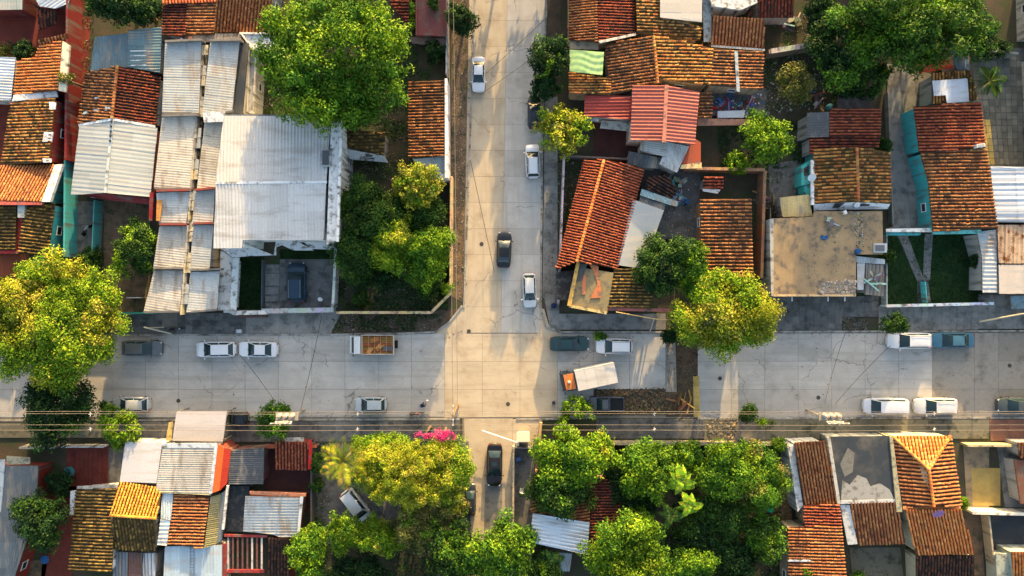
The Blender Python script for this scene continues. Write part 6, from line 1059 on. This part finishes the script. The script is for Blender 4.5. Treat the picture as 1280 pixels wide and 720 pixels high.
palm('yellow green feather palm beside the parked white van', 428, 576, 7.4, 3.6, 20, 'gold'); shrub('vivid pink bougainvillea at the street corner, left cluster', 533, 543, 13, 5.6, 'pink', base=3.6, rypx=7, gap=.6, leaf=.18, dens=.45, clump=.3, irr=.4); shrub('vivid pink bougainvillea at the street corner, right cluster', 553, 545, 14, 5.8, 'pink', base=3.6, rypx=9, gap=.55, leaf=.18, dens=.45, clump=.3, irr=.4); shrub('green base of the pink bougainvillea', 545, 560, 22, 2.8, 'lime', rypx=8)
tree('round olive green tree below the white van', 430, 665, 28, 5.6, 'lime', rypx=24, leaf=.24, sub=('mid', .4)); tree('mottled green tree right of the round olive tree', 472, 672, 30, 5.4, 'lime', rypx=28, leaf=.24, sub=('yflower', .4)); tree('pale grey green tree above the shaded yard', 520, 655, 30, 6.2, 'olive', rypx=34, leaf=.22, sub=('mid', .3)); tree('olive tree beside the lane with thin crown', 562, 655, 22, 5.6, 'olive', rypx=34, leaf=.22, gap=.2, sub=('lime', .3)); tree('bright green tree at the bottom by the black tile roof', 385, 692, 26, 5.6, 'lime', rypx=36, leaf=.28, sub=('mid', .5)); tree('dark tree at the bottom below the shaded yard', 450, 715, 40, 4.0, 'dark', rypx=18); tree('deep green tree at the bottom, left of the lane end', 570, 690, 38, 6.0, 'deep', rypx=38, leaf=.32, sub=('mid', .4)); tree('broad bright tree closing the lane at the bottom', 625, 690, 46, 7.4, 'mid', rypx=46, base=2.5, leaf=.34, sub=('lime', .5)); tree('dark green tree below the blue lean-to', 680, 712, 26, 4.6, 'deep', leaf=.3, sub=('lime', .3))
tree('leafy tree with bright crown right of the lane', 712, 575, 50, 7.0, 'mid', rypx=36, base=2.5, leaf=.32, sub=('lime', .6)); tree('dark leafed tree over the shaded tile roof', 700, 612, 42, 6.2, 'deep', rypx=38, base=2, leaf=.32, sub=('mid', .4)); tree('small lit tree above the leafy lane tree', 708, 545, 17, 5.0, 'lime', leaf=.3); tree('yellow tipped tree left of the dark court', 752, 560, 16, 5.4, 'lime', rypx=24, leaf=.26, sub=('yflower', .5))
tree('mango like tree with light green tufts, upper left of plot', 810, 586, 40, 6.8, 'mid', rypx=40, leaf=.3, sub=('lime', .5)); tree('very large bright tree at the bottom of the plot', 785, 690, 58, 8.0, 'lime', rypx=48, base=3, leaf=.30, sub=('mid', .5)); tree('bright pointed crown above the very large bottom tree', 800, 655, 26, 7.6, 'lime', rypx=20, leaf=.28); tree('green tree at the plot bottom beside the large one', 860, 705, 34, 6.0, 'mid', rypx=28, leaf=.3, sub=('lime', .4)); tree('broad lime tree in the middle of the leafy plot', 912, 588, 46, 7.0, 'lime', rypx=38, base=2, leaf=.28, sub=('mid', .5)); tree('mottled green tree near the orange soil', 950, 600, 38, 6.4, 'mid', rypx=50, leaf=.24, sub=('olive', .5)); tree('dark tree in the centre of the leafy plot', 905, 645, 42, 4.8, 'deep', rypx=34); tree('middle green tree filling the gap right of the banana plants', 875, 668, 30, 4.2, 'dark', rypx=34, sub=('deep', .4)); tree('deep green tree behind the dark court', 775, 598, 22, 4.6, 'dark', rypx=34); tree('low lit crown above the banana plants', 858, 572, 26, 5.6, 'mid', rypx=20, sub=('lime', .5)); tree('green tree over the lower orange soil', 958, 672, 24, 5.0, 'mid', rypx=38, leaf=.28, sub=('deep', .5)); tree('dark tree at the bottom of the leafy plot', 920, 700, 34, 4.2, 'dark', rypx=26); shrub('small yellow green bush at the front wall end', 973, 556, 10, 2.6, 'lime'); shrub('green shrub behind the curved front wall', 935, 560, 18, 2.4, 'deep', rypx=10); tree('dim green tree left of the banana plants', 800, 630, 26, 4.2, 'dark')
palm('banana plant with broad yellow green leaves', 852, 602, 7.0, 2.3, 10, 'lime', True, 'banana_plant', 'banana plant', tr=.12); palm('lower banana plant reaching over the dark hollow', 862, 632, 5.8, 2.0, 9, 'lime', True, 'banana_plant', 'banana plant', tr=.12); palm('banana plant in the shade of the plot', 838, 645, 4.8, 1.9, 9, 'deep', True, 'banana_plant', 'banana plant', tr=.1); palm('banana plant with wide leaves beside the blue lean-to', 690, 700, 3.8, 2.0, 9, 'deep', True, 'banana_plant', 'banana plant', tr=.1)
shrub('small bush beside the tile roofs at the bottom right', 1008, 716, 14, 3.9, 'mid', base=1.5); shrub('small weed bush in the bottom court', 1072, 722, 9, 2.0, 'mid'); shrub('tall weed on the pavement edge by the corner', 700, 533, 8, 1.6, 'mid', gap=.3); shrub('green weeds beside the wall passage at right', 1205, 628, 8, 1.2, 'lime', gap=.3)
for i, (x, y, r_, t) in enumerate([(627, -95, 25, 6.6), (560, -200, 45, 9), (702, -60, 34, 7), (708, -150, 45, 8), (-60, 300, 40, 6), (-80, 440, 50, 8), (1380, 440, 50, 7), (1165, -95, 60, 9), (60, 800, 50, 7), (500, 800, 60, 7), (640, 800, 60, 7), (920, 800, 60, 7), (1330, 780, 50, 7)]):  # unseen trees; northern ones added to cast shade on street and alley
    tree('unseen leafy tree beyond the edge of the picture', x, y, r_, t, 'mid', leaf=.55, base=t*.3, group='trees beyond the picture', dens=.8)
# ================================================================ VEHICLES  (angle: direction of the front, degrees from +X)
WHT, SIL, BLK = (.62, .63, .64), (.42, .44, .45), (.012, .013, .015)
car('white sedan parked at the left side of the north street', 'sedan', 598, 92, -90, 44, 17.5, WHT)
car('white suv with black roof rails parked on the right of north street', 'suv', 666, 201, 92, 43, 18.5, WHT)
car('black sedan driving in the middle of the north street', 'sedan', 630, 312, 88, 45, 18.5, BLK)
car('silver white hatchback parked near the crossing, windscreen to the south', 'hatch', 662, 363, -88, 43, 17.5, (.55, .55, .54))
car('black sedan coming up the south lane with a lit bonnet', 'sedan', 618, 582, -91, 53, 20, (.015, .011, .012), sunroof=True)
car('navy suv with white roof rails inside the carport', 'suv', 370, 353, 90, 50, 24, (.012, .034, .06), rails=True)
car('dark grey hatchback half under the giant street tree', 'hatch', 176, 435.5, 0, 50, 20, (.10, .115, .12))
car('white hatchback with red tail lights, nearest the dark grey one', 'hatch', 269, 437, 181, 50, 20, WHT)
car('white sedan right behind the white hatchback', 'sedan', 322, 437, 179, 49, 20, WHT)
car('silver car half hidden by the small yellow green tree', 'hatch', 163, 506, 180, 46, 19, SIL)
car('light grey hatchback with dark bonnet edge parked on the south kerb', 'hatch', 463, 506, 180, 40, 18.5, (.36, .40, .42))
car('dark teal sedan parked by the corner, facing right', 'sedan', 712, 430, 0, 49, 19, (.018, .05, .052))
car('white suv parked right of the dark teal sedan', 'suv', 768, 433, 179, 46, 20, WHT)
car('grey pickup half covered by the climbing plant', 'pickup', 757, 505, 180, 46, 18, (.10, .10, .11), topcol=(.08, .085, .09))
car('white suv under the small street tree at right', 'suv', 1138, 426, 180, 55, 20.5, WHT)
car('blue sedan parked nose to tail with the white suv', 'sedan', 1192, 425.5, 180, 55, 20, (.05, .135, .19))
car('white van parked on the south kerb at right', 'van', 1108, 508, 180, 55, 20.5, (.60, .61, .63), cat='van')
car('white suv with pale roof rails right of the white van', 'suv', 1171, 508, 180, 54, 20.5, (.58, .58, .56), rails=True)
car('dark grey green car cut by the right edge of the picture', 'hatch', 1274, 507, 180, 50, 19, (.06, .075, .075))
car('white van parked askew in the shaded yard by the palm', 'van', 444, 632, -52, 44, 20, (.52, .55, .58), cat='van')
car('dark car in the narrow bay beside the south lane', 'hatch', 588, 625, 90, 40, 13.5, (.02, .022, .03))
car('dark car under the street trees of north street', 'hatch', 668, 140, 90, 40, 17, (.018, .02, .03))
car('black suv parked beside the white awning sheet', 'suv', 296, 524, 180, 26, 17, (.012, .016, .02))
flatbed('white stake truck with rusty planked load bed', 464, 431, 180, 56, 25)
box_truck('box truck with orange cab rack and white cargo box turning', 735.5, 472, 192, 69, 25)
motorcycle('red motorcycle parked on the kerb with a person beside', 521, 516, 2, (.30, .03, .03)); motorcycle('black and white motorcycle in the grey courtyard', 111, 288, 55, (.25, .26, .27)); motorcycle('dark motorcycle lying near the pavement pole', 223, 411, 5, (.03, .03, .035))
person('person in navy shirt and jeans leaning over the red motorcycle', 528, 506, 32)
# ================================================================ POLES AND WIRES
tops = [pole('pole with a row of three transformers on the left', 350, 530, 9.2, 3, 0, arms=2), pole('dark wooden pole at the pink bougainvillea corner', 566, 520, 7.4, ang=90, arms=1, conc=False), pole('pole with three transformers on the right pavement', 1050, 530, 9.2, 3, 0, arms=2)]
Tw = [Vector((tops[0].x-48, tops[0].y, 9.2)), tops[0], tops[2], Vector((tops[2].x+48, tops[2].y, 9.2))]
nth = ['first', 'second', 'third', 'fourth', 'fifth', 'sixth']; spans = ['west of the left transformers', 'between the two transformer poles', 'east of the right transformers']
for k, (dy, dz) in enumerate(((1.35, .1), (1.10, .1), (-.35, -.9), (-.75, .1))):
    for i in range(3):
        wire(f'{nth[k]} thin pale line from the road side, {spans[i]}', Tw[i]+Vector((0, dy, dz)), Tw[i+1]+Vector((0, dy, dz)), .45, .020, n=40)
for x, lab in ((113, 'dark tree'), (447, 'grey hatchback'), (818, 'broken road'), (1168, 'pale railed suv')):
    for y, sd_ in ((517.5, 'road'), (536.5, 'wall')):
        c = W(x, y, 8.85); o_ = empty('line_spacer', c, f'small white cross clamp on the {sd_} side lines near the {lab}', 'line spacer', 'spacers on the power lines')
        m = MB(); m.box(c, (.34, .08, .08), .3, (.5, .48, .44)); m.box(c, (.07, .45, .06), .1, (.5, .48, .44)); m.build('clamp', M_['plain'], o_)
p5 = W(566, 516, 8.6); wire('thin pale line running north along the verge', p5, W(560, -60, 8.6), .3, .028); wire('second thin line running north along the verge', p5+Vector((.5, 0, -.4)), W(566, -60, 8.2), .3, .028)
for lab, a, b in (('dark drop wire from the left transformers to the white sedan kerb', W(346, 505, 8.6), W(297, 440, 3.5)), ('dark drop wire rising from the left pole to the carport', W(376, 512, 8.8), W(402, 395, 3.2)), ('dark drop wire from the right transformers, upright', W(1031, 505, 8.7), W(1057, 415, 3.2)), ('dark drop wire from the right transformers, slanting to the suv', W(1044, 505, 8.7), W(1113, 432, 3.4)), ('dark wire crossing the north street beside the black sedan', W(588, 200, 7.6), W(618, 340, 7.4)), ('dark wire slanting across the top of the north street', W(607, 92, 6.8), W(685, 20, 5.0)), ('second dark wire slanting over the top of the north street', W(600, 118, 6.8), W(668, 70, 5.0))):
    wire(lab, a, b, .3, .030, True)
q0 = W(1225, 402, .5); e = empty('leaning_post', q0, 'yellowish post leaning over the pavement at right', 'post'); m = MB(); m.tube([q0, W(1280, 392, 4.5)], [.12, .09], 8, (.48, .40, .26)); m.build('shaft', M_['plain'], e, sm=60)
q0 = W(214, 417, .3); e = empty('leaning_post', q0, 'pale post lying across the pavement near the lying motorcycle', 'post'); m = MB(); m.tube([q0, W(180, 409, 3.2)], [.11, .09], 8, (.42, .38, .28)); m.build('shaft', M_['plain'], e, sm=60); m = MB(); m.tube([W(184, 410, 3.0), W(205, 409, 1.6)], .05, 6, (.4, .33, .2)); m.build('strut', M_['plain'], e)
q0 = W(812, 416, .3); e = empty('leaning_post', q0, 'thin pole with long sunlit arm before the dark tile roof', 'post'); m = MB(); m.tube([q0, W(818, 398, 4.0)], [.09, .07], 8, (.35, .33, .3)); m.build('shaft', M_['plain'], e, sm=60); m = MB(); m.tube([W(770, 390, 4.0), W(820, 399, 4.0), W(862, 400, 4.0)], .05, 6, (.50, .34, .14)); m.build('arm', M_['plain'], e)
e = empty('barrier_gate', W(646, 554, 0), 'white barrier arm raised across the south lane entrance', 'barrier'); m = MB(); m.tube([W(646, 553, 1.2), W(602, 538, 1.3)], .07, 8, (.75, .72, .68)); m.build('arm', M_['plain'], e, sm=60); m = MB(); m.box(W(647, 554, .6), (.4, .4, 1.2), 0, (.5, .48, .44)); m.build('post', M_['plain'], e)
e = empty('guard_booth', W(655, 546, 0), 'small cream roofed booth beside the barrier arm', 'booth'); m = MB(); m.box(W(655, 546, 1.05), (1.3, 1.0, 2.1), 0, (.5, .42, .3)); m.build('wall', M_['wall'], e); m = MB(); m.box(W(654, 546, 2.2), (1.6, 1.2, .12), 0, (.62, .52, .38)); m.build('roof', M_['plain'], e); m = MB(); m.box(W(655, 546, 1.3)+Vector((0, .51, 0)), (.7, .03, .6), 0); m.build('window', M_['pane'], e)
# ================================================================ SMALL THINGS
acunit('white air conditioner on the red tile roof edge by the paved yard', 1222, 183, 3.9, 8); dish('white satellite dish beside the turquoise porch', 1012, 222, 3.0, .5, (.6, .6, .6)); dish('pale satellite dish on the white gable of the yellow brown house', 1068, 256, 3.7, .35); dish('small dish on the front wall by the carport', 402, 373, .2, .3, (.65, .65, .66)); dish('grey dish on the balcony end of the white house', 417, 282, 5.4, .35)
drum('blue barrel in the junk yard below the white pole', 857, 253, .35, .9, (.02, .07, .16)); drum('dark blue barrel at the corner by the pavement', 692, 382, .34, .9, (.01, .02, .07)); drum('blue barrel on the beige concrete roof', 1071, 314, .32, .5, (.02, .08, .22), z=3.3); drum('dark navy barrel near the dark yard wall', 835, 300, .35, .9, (.03, .035, .04)); drum('cream bucket by the climbing plant on the road', 692, 503, .22, .4, (.05, .06, .09), 'bucket', 'bucket'); drum('teal drum in the dark back yard', 1035, 135, .36, .8, (.03, .14, .22))
drum('green plastic tub on the orange soil', 962, 636, .4, .4, (.01, .32, .16), 'tub', 'tub'); drum('large teal tub on the shaded patio', 88, 589, .6, .5, (.05, .20, .23), 'tub', 'tub'); drum('second teal tub above the first on the patio', 80, 598, .5, .5, (.06, .22, .26), 'tub', 'tub'); drum('blue basin in the red lane at the lower left', 57, 699, .5, .3, (.03, .12, .3), 'tub', 'tub')
chair('white plastic chair in front of the white gable', 1054, 266, (.6, .6, .6), 20, 3.3); chair('white plastic chair in the dark back yard', 1040, 116, (.5, .5, .5), 50); chair('pale blue plastic chair in the dark back yard', 1038, 103, (.15, .35, .45), 120); chair('white chair at the edge of the south lane', 652, 612, (.5, .5, .5), 80); chair('blue plastic chair in the lane gate corner', 648, 573, (.08, .16, .4), 10)
pile('heap of scrap boards and boxes in the junk yard', 838, 228, 26, spread=1.8, cols=((.2, .2, .2), (.25, .1, .05), (.1, .28, .32), (.4, .4, .38), (.04, .04, .04))); pile('second scrap heap beside the blue barrel', 846, 248, 16, spread=1.2); pile('colourful clutter in the narrow back court', 915, 132, 24, spread=2.6, cols=((.3, .03, .05), (.4, .4, .4), (.05, .1, .25), (.1, .1, .1))); pile('dark clutter under the top tile roofs', 915, 14, 14, spread=2.2, cols=((.08, .1, .14), (.2, .06, .06), (.3, .3, .3)), z=1.0); pile('loose boards leaning on the dark fence', 954, 250, 10, spread=1.2, cols=((.3, .18, .08), (.1, .09, .08)), long=True); pile('pale boards by the hanging tile roof eave', 985, 30, 12, spread=1.6, cols=((.35, .35, .33), (.12, .12, .11))); pile('clutter in the shaded back yard near the small tree', 1015, 125, 10, spread=1.4); pile('grey boards stacked on the walkway by the big tree', 232, 50, 8, spread=.9, z=3.0, cols=((.4, .3, .18), (.1, .1, .1), (.3, .32, .33)))
pile('loose rubble boards on the stained roof below the porch', 1037, 278, 6, spread=.6, z=3.4, cols=((.1, .1, .11), (.4, .4, .4))); pile('sheet scraps on the patched lean-to', 1092, 350, 8, spread=1.0, z=2.6, cols=((.4, .4, .4), (.15, .14, .12)), long=True); pile('dry branches and boards on the orange soil', 975, 590, 12, spread=1.5, cols=((.45, .36, .24), (.3, .2, .12)), long=True); pile('wet boards in the washed out drain', 853, 500, 10, spread=1.5, cols=((.3, .18, .06), (.08, .05, .03)), long=True)
e = empty('blue_tarpaulin', W(1030, 297, 3.34), 'small crumpled blue tarpaulin on the beige roof', 'tarpaulin'); m = MB(); cc = W(1030, 297, 3.34); m.grid(lambda s, t: cc+Vector(((s-.5)*.9, (t-.5)*.5+.1*math.sin(s*9), .1+.08*math.sin(s*11)*math.cos(t*7))), 8, 6, (.02, .08, .2)); m.build('cloth', M_['plain'], e)
e = empty('skylight_hatch', W(1101, 309, 3.3), 'small white framed hatch at the edge of the beige roof', 'hatch'); m = MB(); m.box(W(1100, 310, 3.5), (1.5, 1.1, .35), 0, (.4, .42, .44)); m.build('frame', M_['plain'], e); m = MB(); m.box(W(1100, 310, 3.72), (1.1, .7, .06), 0, (.10, .11, .13)); m.build('lid', M_['plain'], e)
e = empty('globe_lamp', W(402, 374, .05), 'round white globe lamp on the carport floor', 'lamp'); m = MB(); m.lathe([(.05, 0), (.05, .25), (.15, .32), (.22, .45), (.15, .6), (.04, .64)], W(402, 374, .05), 12, (.7, .7, .68)); m.build('globe', M_['plain'], e, sm=60)
e = empty('mooring_box', W(300, 414, .1), 'small grey utility box on the pavement before the white house', 'utility box'); m = MB(); m.box(W(299, 414, .32), (.7, .5, .4), 0, (.30, .32, .33)); m.build('casing', M_['plain'], e); m = MB(); m.box(W(299, 414, .55), (.5, .35, .06), .3, (.45, .46, .47)); m.build('lid', M_['plain'], e)
for i, (x, y) in enumerate(((554, 308), (602, 305), (586, 414), (1023, 497), (223, 501), (900, 473), (1262, 457), (635, 505))):
    p_ = W(x, y, .05); m = MB(); m.lathe([(.26, 0), (.26, .012), (.05, .014)], p_, 14, (.05, .045, .04)); o = m.build('manhole_cover', M_['plain']); tag(o, 'small dark round cover set in the concrete slabs', 'manhole cover', 'dark covers in the streets')
